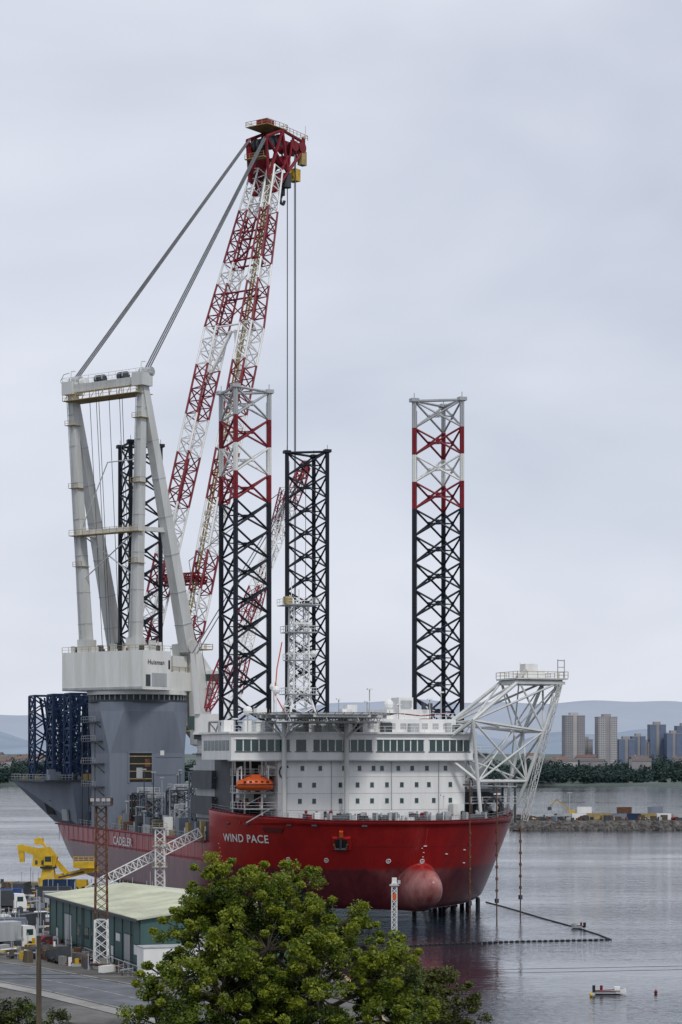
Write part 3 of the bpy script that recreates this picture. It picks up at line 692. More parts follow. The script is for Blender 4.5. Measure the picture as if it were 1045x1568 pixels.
p.box(45.5,48.5,-1.6,1.6,188.4+dz,190.2+dz,redp); p.box(58.6,60.6,-2.4,-1,181.5+dz,185+dz,dyel); p.box(42.5,44.5,-3.0,3.0,180+dz,180.2+dz,dyel)
p.rail([Z(42.6,-3,180.2),Z(42.6,3,180.2)],1.1,dyel,.06,1.5)
p.tube(Z(60.6,-2,188.5),Z(60.6,-2,191.6),.12,white,5)
for y in (-2,2): p.tube(Z(53,y,178),Z(53,y,174.5),1.1,dgrey,12)
p.box(57.4,59.6,-1.2,1.2,177.5+dz,180.5+dz,yel); p.tube(Z(58.4,-.9,179),Z(58.4,.9,179),1.4,yel,12)
p.tube(Z(53.5,0,173),Z(53.5,0,176),.9,dgrey); p.path([Z(53.5,0,173),Z(52.9,0,172),Z(53.2,0,171),Z(54.2,0,170.9),Z(54.6,0,171.8)],.4,dgrey,6)
p.build('boom_head',crane)
p=MB()
for y in (-1.3,1.3):
    p.tube((57.4,y,183),(57.4,y,32),.14,wireM,5)
p.tube((58.6,0,183),(58.6,0,32),.1,wireM,5)
for sy in (-1,1):
    for k_ in (-.7,.0,.7):
        p.tube((-9.4,sy*11+k_,zt+2.2),(43.8,sy*2.6+k_*.6,182.5),.17,wireM,5)
p.box(56,59.6,-2.4,2.4,28,33,dgrey); p.tube((57.6,-1.9,30),(57.6,1.9,30),1.9,yel,12)
p.build('hoist_and_luffing_ropes',crane)

# auxiliary cranes
aux=empty('auxiliary_crane')
p=MB(); b0=V((-29.2,487,40.5)); b1=V((-8.6,542,101)); sd=V((.93,-.36,0))
p.tube((b0.x,b0.y,13),(b0.x,b0.y,34),2.2,lgrey,16); p.tube((b0.x,b0.y,34),(b0.x,b0.y,35),3,dgrey,16)
p.box(b0.x-3,b0.x+3,b0.y-3,b0.y+3,35,39.5,white); p.box(b0.x-4,b0.x-2.6,b0.y-3.5,b0.y-1,36,39,glass)
p.beam(b0+V((-2,-3,-1)),b0+V((-3,-5,12)),1.2,1.2,.8,.8,(1,0,0),white)
p.lattice(b0,b0.lerp(b1,.08),1,2.6,1,2.6,sd,2,.2,.11,lambda t_:redp)
p.lattice(b0.lerp(b1,.08),b0.lerp(b1,.92),2.6,2.4,2.6,2.4,sd,24,.2,.11,lambda t_:redp if t_<.12 or .28<t_<.45 or .86<t_ else white)
p.lattice(b0.lerp(b1,.92),b1,2.4,1.6,2.4,1.6,sd,2,.28,.18,lambda t_:redp)
p.tube(b0+V((-3,-5,12)),b1,.12,wireM,4); p.tube(b0+V((-2,-5,12)),b1+V((.6,0,0)),.12,wireM,4)
p.tube(b1,b1+V((0,0,-52)),.1,wireM,4)
p.tube(b1+V((-1,0,0)),b1+V((1,0,0)),1.3,redp,12)
p.build('lattice_boom',aux)
aux2=empty('auxiliary_crane.001')
p=MB(); b0=V((-26,500,34)); b1=V((-13.8,540,95))
p.tube((b0.x,b0.y,13),(b0.x,b0.y,33),1.8,lgrey,12); p.box(b0.x-2.5,b0.x+2.5,b0.y-2.5,b0.y+2.5,33,36.5,white)
p.lattice(b0,b1,2.2,1.6,2.2,1.6,(.95,-.3,0),22,.17,.1,lambda t_:redp if int(t_*6)%2 else white)
p.path([b1,b0+V((-8,-2,40)),b0+V((-3,-3,6))],.1,wireM,4)
p.build('lattice_boom',aux2)

# ---------------------------------------------------------------- water, land
wm=bpy.data.materials.new('river_water'); wm.use_nodes=True; nt=wm.node_tree; b=nt.nodes['Principled BSDF']
b.inputs['Base Color'].default_value=(.016,.026,.038,1); b.inputs['Roughness'].default_value=.04; b.inputs['IOR'].default_value=1.33
tc=nt.nodes.new('ShaderNodeTexCoord')
def wn(scale,sc3,det):
    mp=nt.nodes.new('ShaderNodeMapping'); mp.inputs['Scale'].default_value=sc3; n1=nt.nodes.new('ShaderNodeTexNoise'); n1.inputs['Scale'].default_value=scale; n1.inputs['Detail'].default_value=det
    nt.links.new(tc.outputs['Object'],mp.inputs[0]); nt.links.new(mp.outputs[0],n1.inputs['Vector']); return n1
n1=wn(.9,(.7,1,1),4); n3=wn(.16,(.6,1,1),3); n2=wn(.010,(.4,1.8,1),4)
ad=nt.nodes.new('ShaderNodeMath'); ad.operation='MULTIPLY_ADD'; ad.inputs[1].default_value=2.0; nt.links.new(n3.outputs['Fac'],ad.inputs[0]); nt.links.new(n1.outputs['Fac'],ad.inputs[2])
r=nt.nodes.new('ShaderNodeMapRange'); r.inputs[1].default_value=.36; r.inputs[2].default_value=.64; r.inputs[3].default_value=.15; r.inputs[4].default_value=.85
nt.links.new(n2.outputs['Fac'],r.inputs[0])
bp=nt.nodes.new('ShaderNodeBump'); bp.inputs['Distance'].default_value=.19; nt.links.new(r.outputs[0],bp.inputs['Strength'])
nt.links.new(ad.outputs[0],bp.inputs['Height']); nt.links.new(bp.outputs[0],b.inputs['Normal'])
w=MB(); w.quad((-14000,-2000,0),(14000,-2000,0),(14000,16000,0),(-14000,16000,0),wm); w.build('river_water')

edge=[(-80,8),(100,8),(200,6),(260,1),(330,-9),(385,-20),(430,-33),(450,-46),(462,-62)]
def xe(y): return float(np.interp(y,[e_[0] for e_ in edge],[e_[1] for e_ in edge]))
def gz(y): return 4+ max(0,(200-y))*.1215 if y>0 else 28.3
g=MB(); ys=list(range(-80,460,10))+[462]; NX=24
for y in ys:
    x1=xe(y)
    for i in range(NX+1):
        x=-420+(x1+420)*i/NX; z=gz(y)
        if y<195 : z+=.5*math.sin(x*.05+y*.03)*min(1,(195-y)/30)-.5*min(1,(195-y)/30)
        g.v.append((x,y,z))
ki,kg=g.mi(yard),g.mi(grass)
for i in range(len(ys)-1):
    for j_ in range(NX):
        a_=i*(NX+1)+j_; g.f.append((a_,a_+1,a_+NX+2,a_+NX+1)); g.m.append(kg if ys[i]<196 else ki)
for i in range(len(ys)-1):
    a_=g.v[i*(NX+1)+NX]; b_=g.v[(i+1)*(NX+1)+NX]; g.quad(a_,(a_[0],a_[1],-3),(b_[0],b_[1],-3),b_,concrete)
for j_ in range(NX):
    a_=g.v[(len(ys)-1)*(NX+1)+j_]; b_=g.v[(len(ys)-1)*(NX+1)+j_+1]; g.quad(a_,b_,(b_[0],b_[1],-3),(a_[0],a_[1],-3),concrete)
g.build('ground')
q=MB()
for y0,y1 in zip(edge[2:-1],edge[3:]):
    q.beam((y0[1]-.3,y0[0],4.15),(y1[1]-.3,y1[0],4.15),.5,.3,.5,.3,(1,0,0),dyel)
q.beam((-420,461.7,4.15),(-62,461.7,4.15),.5,.3,.5,.3,(0,1,0),dyel)
for i in range(20): q.tube((-70-i*9,460,4),(-70-i*9,460,4.9),.35,dgrey,8)
q.build('quay_kerb')
rd=MB(); path=[(-90,318),(-62,296),(-42,272),(-27,249),(-14,226),(-6,205)]
def strip(mb,path,w,z,m,off=0):
    L=[];R_=[]
    for i,p_ in enumerate(path):
        a_=V(path[max(i-1,0)]);b_=V(path[min(i+1,len(path)-1)]); d_=(b_-a_).normalized(); n_=V((-d_.y,d_.x)); p2=V(p_)+n_*off
        L.append(p2+n_*w/2);R_.append(p2-n_*w/2)
    for i in range(len(path)-1): mb.quad((*R_[i],z),(*R_[i+1],z),(*L[i+1],z),(*L[i],z),m)
strip(rd,path,11,4.006,asph)
wl=mat('road_paint',(.42,.42,.40),.7,var=.35,scale=1)
strip(rd,path,.14,4.012,wl); strip(rd,path,.12,4.012,wl,5)
for off in (5.6,-5.6):
    for a_,b_ in zip(path[:-1],path[1:]):
        d_=(V(b_)-V(a_)).normalized(); n_=V((-d_.y,d_.x))*off; rd.beam((a_[0]+n_.x,a_[1]+n_.y,4.06),(b_[0]+n_.x,b_[1]+n_.y,4.06),.3,.14,.3,.14,(n_.x,n_.y,0),concrete)
rd.build('road')
pv=MB(); strip(pv,path,2.2,4.06,concrete,-7.0); pv.build('pavement')

# warehouse
wh=empty('warehouse',(-24.2,269,4),math.atan2(48,-17.3))
p=MB(); L,Wd,H=51,22,6.4
p.box(0,L,-Wd,0,0,H,teal)
p.hexa([(0,0,H),(0,-Wd/2,H+1.3),(0,-Wd,H)],[(L,0,H),(L,-Wd/2,H+1.3),(L,-Wd,H)],teal)
p.build('walls',wh)
p=MB()
p.hexa([(-.5,.6,H-.02),(L+.5,.6,H-.02),(L+.5,-Wd/2,H+1.42),(-.5,-Wd/2,H+1.42)],[(-.5,.6,H+.16),(L+.5,.6,H+.16),(L+.5,-Wd/2,H+1.6),(-.5,-Wd/2,H+1.6)],roofm)
p.hexa([(-.5,-Wd/2-.01,H+1.42),(L+.5,-Wd/2-.01,H+1.42),(L+.5,-Wd-.6,H-.02),(-.5,-Wd-.6,H-.02)],[(-.5,-Wd/2-.01,H+1.6),(L+.5,-Wd/2-.01,H+1.6),(L+.5,-Wd-.6,H+.16),(-.5,-Wd-.6,H+.16)],roofm)
for i in range(34):
    x=i*1.5; p.beam((x,.6,H+.19),(x,-Wd/2,H+1.63),.06,.05,.06,.05,(1,0,0),roofm)
p.box(-.3,L+.3,.6,.8,H-.25,H+.1,dgrey); p.build('roof',wh)
p=MB()
for x,w_,z0,z1,m_ in ((6,3.6,0,4.2,lgrey),(14,1.2,0,2.2,white),(20,4,0,4.5,dgrey),(28,2.2,2,3.4,glass),(33,2.2,2,3.4,glass),(39,4,0,4.5,lgrey),(46,1.2,0,2.2,white),(2.2,1.6,2,3.2,white),(11,2,3,4,white),(17.5,1.2,2.4,3.4,glass),(25,1.2,2.4,3.4,glass)):
    p.box(x-w_/2,x+w_/2,-.02,.07,z0,z1,m_); p.box(x-w_/2-.12,x+w_/2+.12,.0,.11,z1,z1+.12,dgrey)
for x in np.linspace(0.5,L-.5,13): p.box(x-.08,x+.08,-.02,.12,0,H-.03,teal)
p.box(0,L,.0,.09,.9,1.0,dgrey); p.tube((4,.2,0),(4,.2,H),.08,dgrey); p.tube((30,.2,0),(30,.2,H),.08,dgrey)
for y,w_,z0,z1,m_ in ((-3,2.4,0,2.6,white),(-9,4,0,4.5,lgrey),(-16,2,2,3.4,glass)): p.box(-.08,.02,y-w_/2,y+w_/2,z0,z1,m_)
p.build('doors_and_windows',wh)

def cabin(name,x,y,ang,l,w_,hh,m_,z=4.01):
    o=empty(name,(x,y,z),ang); p=MB(); p.box(-l/2,l/2,-w_/2,w_/2,.25,hh,m_); p.box(-l/2-.1,l/2+.1,-w_/2-.1,w_/2+.1,hh,hh+.12,lgrey)
    p.box(-l*.3,-l*.3+.9,-w_/2-.05,-w_/2,.3,2.2,dgrey); p.box(0,l*.3,-w_/2-.05,-w_/2,1.1,2.1,glass)
    for a_ in (-l*.4,l*.4): p.box(a_-.3,a_+.3,-w_/2,w_/2,0,.25,dgrey)
    p.build('cabin_body',o)
cabin('site_cabin',-20.4,264,math.atan2(48,-17.3)+math.pi/2,7,3,3.6,white)
def container(name,x,y,ang,m_,z=4.01,l=6.1):
    p=MB(); p.box(-l/2+.05,l/2-.05,-1.17,1.17,.12,2.52,m_)
    for a_ in (-l/2,l/2-.15):
        for b_ in (-1.22,1.07): p.box(a_,a_+.15,b_,b_+.15,0,2.6,m_)
    for b_ in (-1.22,1.12):
        p.box(-l/2,l/2,b_,b_+.1,2.5,2.61,m_); p.box(-l/2,l/2,b_,b_+.1,-.01,.12,m_)
    for i in range(int(l/.35)):
        x_=-l/2+.25+i*.35; p.box(x_,x_+.14,-1.2,1.2,.15,2.48,m_)
    for b_ in (-.6,-.2,.2,.6): p.tube((l/2,b_,.15),(l/2,b_,2.45),.03,lgrey,4)
    p.build(name,None,False,(x,y,z),ang)
def car(name,x,y,ang,m_,z=4.01,van=False):
    o=empty(name,(x,y,z),ang); p=MB()
    if van:
        prof=[(-2.6,.35),(2.6,.35),(2.65,1.0),(2.2,1.25),(1.6,2.1),(-2.55,2.2)]
    else: prof=[(-2.1,.3),(2.1,.3),(2.15,.75),(1.2,.92),(.45,1.42),(-1.2,1.45),(-1.95,1.0),(-2.15,.85)]
    p.hexa([(a_,-.88,b_) for a_,b_ in prof],[(a_,.88,b_) for a_,b_ in prof],m_)
    if van: p.hexa([(1.65,-.8,2.02),(2.2,-.8,1.28),(2.26,-.8,1.3),(1.72,-.8,2.05)],[(1.65,.8,2.02),(2.2,.8,1.28),(2.26,.8,1.3),(1.72,.8,2.05)],glass); p.box(.7,1.5,-.9,.9,1.3,1.85,glass)
    else: p.hexa([(-1.6,-.9,.98),(1.0,-.9,.95),(.4,-.9,1.34),(-1.1,-.9,1.36)],[(-1.6,.9,.98),(1.0,.9,.95),(.4,.9,1.34),(-1.1,.9,1.36)],glass)
    for a_ in (-1.35,1.35):
        for s_ in (-.9,.72): p.tube((a_,s_,.33),(a_,s_+.18,.33),.33,tyre,14)
    p.build('car_body',o)
def truck(name,x,y,ang,m_,z=4.01):
    o=empty(name,(x,y,z),ang); p=MB(); p.box(-4,1.6,-1.25,1.25,1.1,3.7,m_); p.hexa([(1.9,-1.2,.6),(4,-1.2,.6),(4,-1.2,1.8),(3.6,-1.2,3.0),(1.9,-1.2,3.1)],[(1.9,1.2,.6),(4,1.2,.6),(4,1.2,1.8),(3.6,1.2,3.0),(1.9,1.2,3.1)],white)
    p.box(-4,3.8,-.5,.5,.7,1.1,dgrey); p.box(3.75,3.95,-1.05,1.05,1.75,2.7,glass); p.box(2.4,3.4,-1.23,1.23,1.8,2.6,glass)
    for a_ in (-3.1,-1.9,2.9):
        for s_ in (-1.25,.95): p.tube((a_,s_,.5),(a_,s_+.3,.5),.5,tyre,14)
    p.build('truck_body',o)
truck('box_truck',-45.5,303,.6,lgrey); truck('box_truck.001',-57,375,.2,dgrey)
car('parked_car',-51,352,.4,dgrey); car('parked_car.001',-47.5,356,.4,white); car('parked_car.002',-44,340,1.0,blue); car('parked_van',-52,338,.5,white,van=True)
car('parked_car.003',-40.5,307,.9,redp); car('parked_van.001',-36,283,2.0,dgrey,van=True)
random.seed(11)
cs=[(-60,398,0,blue),(-52,404,.1,dgrey),(-66,410,0,white),(-60,418,1.5,dgrey),(-49,390,.3,lgrey),(-45,372,.2,rust),(-63,385,.1,dgrey),(-54,427,0,navy),(-47,335,1.2,dgrey),(-49,325,.2,grey),(-41,380,.4,lgrey),(-64,352,0,white)]
for i,(x,y,a_,m_) in enumerate(cs): container('shipping_container' if i==0 else 'shipping_container.%03d'%i,x,y,a_,m_)
p=MB()
for i in range(1500):
    y=random.uniform(262,440)
    x=random.uniform(-.16*y-1,-.098*y)
    if y>385: x=random.uniform(-.165*y,xe(y)-3)
    s_=random.uniform(.1,.65); t_=random.random()
    m_=random.choice([rust,dgrey,grey,white,yel,lgrey,wood,dgrey,lgrey,rust,black,blue,concrete])
    rdx=abs(x-np.interp(y,[205,226,249,272,296,318],[-6,-14,-27,-42,-62,-90]))
    if y<318 and rdx<11: continue
    dx,dy=x+24.2,y-269; al=(-17.3*dx+48*dy)/51.02; pe=(48*dx+17.3*dy)/51.02
    if -2<al<53 and -1.5<pe<24: continue
    if t_<.6: p.obox((x,y),random.uniform(0,3),s_*random.uniform(1.5,4),s_*1.3,4.0,4+random.uniform(.2,1.5),m_)
    elif t_<.9:
        an=random.uniform(0,3); z_=4.15+random.random()*.6; p.tube((x,y,z_),(x+3*math.cos(an),y+3*math.sin(an),z_),.13,m_,7)
    else: p.tube((x,y,4),(x,y,4+random.uniform(1,5)),.06,lgrey,5)
for k_ in range(5):
    for j_ in range(6): p.tube((-37+k_*.5+j_*.02,296-j_*.45,4.25+.3*(k_%2)),(-33.5+k_*.5,287-j_*.45,4.25+.3*(k_%2)),.18,(rust,wood)[k_%2],6)
p.build('yard_stores')
p=MB()
p.rail([(-33,286,4),(-27.6,271,4),(-23,258,4)],1.6,lgrey,.05,2); p.rail([(-70,330,4),(-52,318,4),(-46.5,322,4)],1.8,dgrey,.05,2)
p.build('yard_fence')

p=MB()
p.lattice((-29.6,275,4),(-29.6,275,10),1.7,1.5,1.7,1.5,(1,0,0),5,.09,.06,lambda t_:white,True)
p.lattice((-29.6,275,10),(-29.6,275,24),1.5,1.2,1.5,1.2,(1,0,0),13,.08,.05,lambda t_:rust,True)
p.box(-30.9,-28.3,273.8,276.2,24,24.12,dgrey); p.rail([(-30.9,273.8,24.1),(-28.3,273.8,24.1),(-28.3,276.2,24.1),(-30.9,276.2,24.1),(-30.9,273.8,24.1)],.9,rust,.05,.8)
for k_ in (-1,-.3,.4,1): p.obox((-29.6+k_,273.8),.1,.45,.3,24.6,25.0,lgrey)
p.box(-31,-28.2,273.6,276.4,4,4.6,concrete)
p.build('lighting_mast')
p=MB(); X,Y=7.9,330
p.lattice((X,Y,-1),(X,Y,11.4),.75,.75,.75,.75,(1,0,0),16,.07,.045,lambda t_:white,True); p.tube((X+.1,Y,-1),(X+.1,Y,11.4),.14,lgrey,6)
p.box(X-.7,X+.7,Y-.6,Y+.6,11.0,11.2,lgrey); p.box(X-.35,X+.35,Y-.3,Y+.3,11.2,12.2,white); p.box(X+.5,X+.9,Y-.3,Y+.3,11.3,11.8,lgrey); p.box(X-.3,X+.3,Y-.42,Y-.32,9,9.8,orange)
p.build('lamp_post')
gg=empty('access_gangway')
p=MB()
p.lattice((-34.6,426,4),(-34.6,426,16.4),1.7,1.7,1.7,1.7,(1,0,0),9,.13,.08,lambda t_:white,True)
for z in (9,13,16.5): p.box(-36,-33.2,424.7,427.3,z,z+.12,lgrey); p.rail([(-36,424.7,z),(-33.2,424.7,z)],1.0,dyel,.06,1)
p.build('stair_tower',gg)
p=MB(); p.lattice((-45.5,428,6.3),(-27.3,431,15.5),2.0,2.0,1.8,1.8,(0,1,0),16,.14,.1,lambda t_:white); p.lattice((-45.5,428,6.3),(-49,427.5,4.3),2,1.4,1.8,1.2,(0,1,0),3,.12,.08,lambda t_:white)
p.build('walkway',gg)
yc=empty('hydraulic_crane')
p=MB(); X,Y=-56.5,430
p.box(X-2.2,X+2.2,Y-2.2,Y+2.2,4,5,dgrey); p.hexa([(X-1.6,Y-1.4,5),(X+1.6,Y-1.4,5),(X+1.6,Y+1.4,5),(X-1.6,Y+1.4,5)],[(X-1.1,Y-1,8.6),(X+1.1,Y-1,8.6),(X+1.1,Y+1,8.6),(X-1.1,Y+1,8.6)],yel)
p.tube((X,Y,8.6),(X,Y,9),1.6,dgrey,16); p.hexa([(X-3,Y-1.2,9),(X+1.4,Y-1.2,9),(X+1.8,Y-1.2,10.8),(X+.2,Y-1.2,12.8),(X-2.6,Y-1.2,12.4)],[(X-3,Y+1.2,9),(X+1.4,Y+1.2,9),(X+1.8,Y+1.2,10.8),(X+.2,Y+1.2,12.8),(X-2.6,Y+1.2,12.4)],yel)
p.beam((X-1.5,Y,11.6),(X-5.2,Y,12.6),1.3,1.5,1.1,1.2,(0,1,0),yel); p.beam((X-5.4,Y,13.2),(X-5.0,Y,9.8),1,1.2,.8,.9,(0,1,0),yel)
p.box(X-.6,X+1.0,Y-2.1,Y-1.2,9.3,11.2,yel); p.box(X-.4,X+.8,Y-2.16,Y-2.1,10,11,glass)
p.beam((X-2,Y+.5,6.0),(X+9.6,Y+.5,8.6),1.2,1.3,.9,.9,(0,1,0),yel); p.beam((X+1,Y,10.5),(X+3.6,Y,7.6),.8,.9,.8,.9,(0,1,0),yel)
p.box(X+5,X+9,Y-1.6,Y+1.6,8.7,9.9,yel); p.box(X+3.2,X+7.5,Y-1.4,Y+1.4,4.2,6.4,yel)
for k_ in (4,5.5,7): p.tube((X+k_,Y-1.5,4.6),(X+k_,Y+1.5,4.6),.6,tyre,12)
p.tube((X-.5,Y,12.8),(X-2,Y,14.6),.3,yel); p.box(X-2.6,X-1,Y-.8,Y+.8,13.2,14.4,yel)
for k_ in (-2.4,-1.2,0): p.box(X+k_,X+k_+.5,Y-1.26,Y-1.2,9.4,10.2,dgrey)
p.tube((X+2,Y-.7,6.9),(X+7,Y-.7,8.0),.18,dgrey,6)
p.rail([(X+5,Y-1.6,9.9),(X+9,Y-1.6,9.9)],1,yel,.07,1)
p.build('crane_body',yc)
p=MB(); X,Y=-15.6,115
p.tube((X,Y,gz(115)-1),(X,Y,20.8),.16,wood,10,.12); p.box(X-.9,X+.9,Y-.06,Y+.06,20.1,20.25,wood)
for k_ in (-.8,0,.8): p.tube((X+k_,Y,20.25),(X+k_,Y,20.5),.06,white,6)
p.build('utility_pole')
p=MB()
for k_,z0,z1 in ((-.8,17.9,16.2),(0,17.6,15.9)):
    pts=[(X-45+i*4.5,Y-12+i*2.0+k_,(z0+1.0)+(z1-z0)*i/28-.9*math.sin(math.pi*min(1,max(0,(i-8)/26)))*0.9) for i in range(30)]
    p.path(pts,.018,black,4)
p.build('overhead_wires')

# floating boom
p=MB()
def fl(pts,n,m1,rr=.28):
    pts=[V((*q_,.08)) for q_ in pts]; seg=[(b_-a_).length for a_,b_ in zip(pts[:-1],pts[1:])]; tot=sum(seg); cum=np.concatenate([[0],np.cumsum(seg)])
    def at(s_): return V((float(np.interp(s_,cum,[q_.x for q_ in pts])),float(np.interp(s_,cum,[q_.y for q_ in pts])),.08))
    for i in range(n):
        a_=at(tot*i/n); b_=at(tot*(i+.55)/n); p.tube(a_,b_,rr,m1,6); p.tube(b_,at(tot*(i+1)/n),.07,black,4)
fl([(8.6,352),(16,357),(28,362),(44.4,366)],40,black,.2)
fl([(44.4,366),(43.5,377),(41,395),(37.5,415),(33,445),(30,462)],90,dgrey,.13)
p.build('floating_boom')
def boat(name,x,y,ang,L=3.9,top=white):
    o=empty(name,(x,y,0),ang); p=MB(); n=10; k_=p.mi(white); k2=p.mi(redp); k3=p.mi(dgrey); rows=[]
    for i in range(n+1):
        t_=i/n; w_=.78*(1-max(0,(t_-.45)/.55)**2.2); x_=-L/2+L*t_; sh=.5+.28*t_**2
        rows.append([(x_,-w_,sh),(x_,-w_*.8,.1),(x_,0,-.15+.3*t_**3),(x_,w_*.8,.1),(x_,w_,sh),(x_,w_*.86,sh-.02),(x_,w_*.7,.22),(x_,-w_*.7,.22),(x_,-w_*.86,sh-.02)])
    for r_ in rows: p.v+=r_
    for i in range(n):
        for jx in range(9):
            p.f.append((i*9+jx,(i+1)*9+jx,(i+1)*9+(jx+1)%9,i*9+(jx+1)%9)); p.m.append(k2 if jx in (1,2) else (k3 if jx in (5,6,7) else k_))
    p.f.append(tuple(range(9))); p.m.append(k_)
    for a_ in (-1,.1,1): p.box(a_*L/3.9-.15,a_*L/3.9+.15,-.62,.62,.42,.48,wood)
    p.box(-L/2-.35,-L/2,-.2,.2,.2,1.1,black); p.box(L*.12,L*.3,-.4,.4,.5,.95,top); p.tube((-L*.3,0,.4),(-L*.3,0,1.1),.18,redp,8)
    p.tube((-L/2,-.76,.42),(L*.2,-.79,.47),.06,redp,5)
    p.build('boat_hull',o)
boat('motor_boat',34.2,282.5,-.05); boat('motor_boat.001',41.5,391,2.6,2.4,lgrey)
def buoy(name,x,y,m_): p=MB(); p.sphere((0,0,.2),.24,m_,12); p.tube((0,0,.35),(0,0,.6),.05,m_,6); p.build(name,None,True,(x,y,0))
buoy('mooring_buoy',31.4,279.5,yel); buoy('mooring_buoy.001',40,283,redp)

# breakwater pier
pr=MB(); random.seed(5)
x0,x1=70,520
pr.hexa([(x0,918,-1),(x1,930,-1),(x1,1012,-1),(x0,990,-1)],[(x0+5,925,3.6),(x1,937,3.6),(x1,1004,3.6),(x0+5,983,3.6)],rock)
for i in range(2200):
    x=random.uniform(x0,400); t_=random.random(); y=918+(x-x0)*.027+t_*7.5; z=-.3+t_*4; s_=random.uniform(.3,.9)
    a_=random.uniform(0,3); pr.obox((x,y),a_,s_*2,s_*1.4,z-s_*.6,z+s_*.5,rock,random.uniform(.5,.9),random.uniform(.5,.9))
pr.build('breakwater')
i=0
for (x,y,m_,z) in ((101,945,white,3.7),(107.5,945,dyel,3.7),(112,946,dyel,3.7),(118,944,grey,3.7),(124,944,navy,3.7),(120,944,rust,6.4),(130.5,945,dyel,3.7),(137,945,white,3.7),(143,945,lgrey,3.7),(95,947,lgrey,3.7),(104,952,white,6.3),(150,946,navy,3.7),(157,946,rust,3.7),(134,950,grey,6.3)):
    i+=1; container('shipping_container.%03d'%(20+i),x,y,0,m_,z)
for k_,(x,y,m_) in enumerate(((80,938,white),(84,938,grey),(88,938,redp),(92,940,dgrey),(115,938,white),(128,938,lgrey),(76,940,dgrey),(141,938,redp),(147,938,white))):
    car('parked_car.%03d'%(10+k_),x,y,.1*k_,m_,3.62)
p=MB(); p.box(97,101,955,959,3.6,5,dgrey); p.box(97.5,100.5,955.5,958.5,5,7.2,yel); p.beam((99,957,7),(92.5,957,12),.7,.8,.5,.6,(0,1,0),dyel); p.beam((92.5,957,12),(89.5,957,8.6),.5,.6,.4,.4,(0,1,0),dyel); p.box(88.8,90.4,956,958,7.4,8.8,dgrey); p.build('excavator')
p=MB()
for x in (96,172,230): p.tube((x,935,3.6),(x,935,15),.15,lgrey,6); p.box(x-1,x+1,934.7,935.3,15,15.4,lgrey)
p.build('quay_lamp_posts')
p=MB()
for i in range(220):
    x=random.uniform(75,200); y=random.uniform(926,965); s_=random.uniform(.3,1.3); p.obox((x,y),random.uniform(0,3),s_*2.4,s_,3.6,3.6+random.uniform(.5,2.4),random.choice([rust,dgrey,lgrey,wood,dgrey,rust,grey,wood]))
p.build('quay_stores')

# ---------------------------------------------------------------- foliage
def leaves(name,clumps,per,spread,size,mats_,parent=None):
    n=len(clumps)*per
    cc=np.repeat(np.array([c_[0] for c_ in clumps]),per,axis=0); si=np.repeat(np.array([c_[1] for c_ in clumps]),per)
    sp=np.repeat(np.array([c_[2] if len(c_)>2 else spread for c_ in clumps]),per)
    off=rng.normal(size=(n,3)); off/=np.linalg.norm(off,axis=1)[:,None]; off*= (rng.random(n)**.45*sp)[:,None]; off[:,2]*=.75
    c_=cc+off
    nr=rng.normal(size=(n,3)); nr[:,2]=np.abs(nr[:,2])+.5; nr/=np.linalg.norm(nr,axis=1)[:,None]
    a_=np.cross(nr,rng.normal(size=(n,3))); a_/=np.linalg.norm(a_,axis=1)[:,None]; b_=np.cross(nr,a_)
    s_=(size*(.6+.8*rng.random(n)))[:,None]
    vs=np.stack([c_+a_*s_,c_+b_*s_*.55,c_-a_*s_,c_-b_*s_*.55],1).reshape(-1,3)
    me=bpy.data.meshes.new(name); me.vertices.add(n*4); me.vertices.foreach_set('co',vs.ravel())
    me.loops.add(n*4); me.loops.foreach_set('vertex_index',np.arange(n*4)); me.polygons.add(n)
    me.polygons.foreach_set('loop_start',np.arange(n)*4); me.polygons.foreach_set('loop_total',np.full(n,4))
    for m_ in mats_: me.materials.append(m_)
    sh=np.clip(si+(rng.random(n)<.18).astype(int)-(rng.random(n)<.15).astype(int),0,len(mats_)-1)
    me.polygons.foreach_set('material_index',sh.astype(np.int32)); me.update(calc_edges=True)
    o=bpy.data.objects.new(name,me); C.objects.link(o)
    if parent: o.parent=parent
    return o
LA=[leafmat('leaf_shaded',(.035,.058,.011)),leafmat('leaf_mid',(.085,.135,.017)),leafmat('leaf_lit',(.17,.235,.022),.42),leafmat('leaf_tip_lit',(.26,.31,.03),.42)]  # shaded-to-lit copies of one leaf colour
LB=[leafmat('leaf_dark_olive',(.028,.038,.01)),leafmat('leaf_olive',(.06,.075,.015)),leafmat('leaf_olive_light',(.10,.12,.02))]
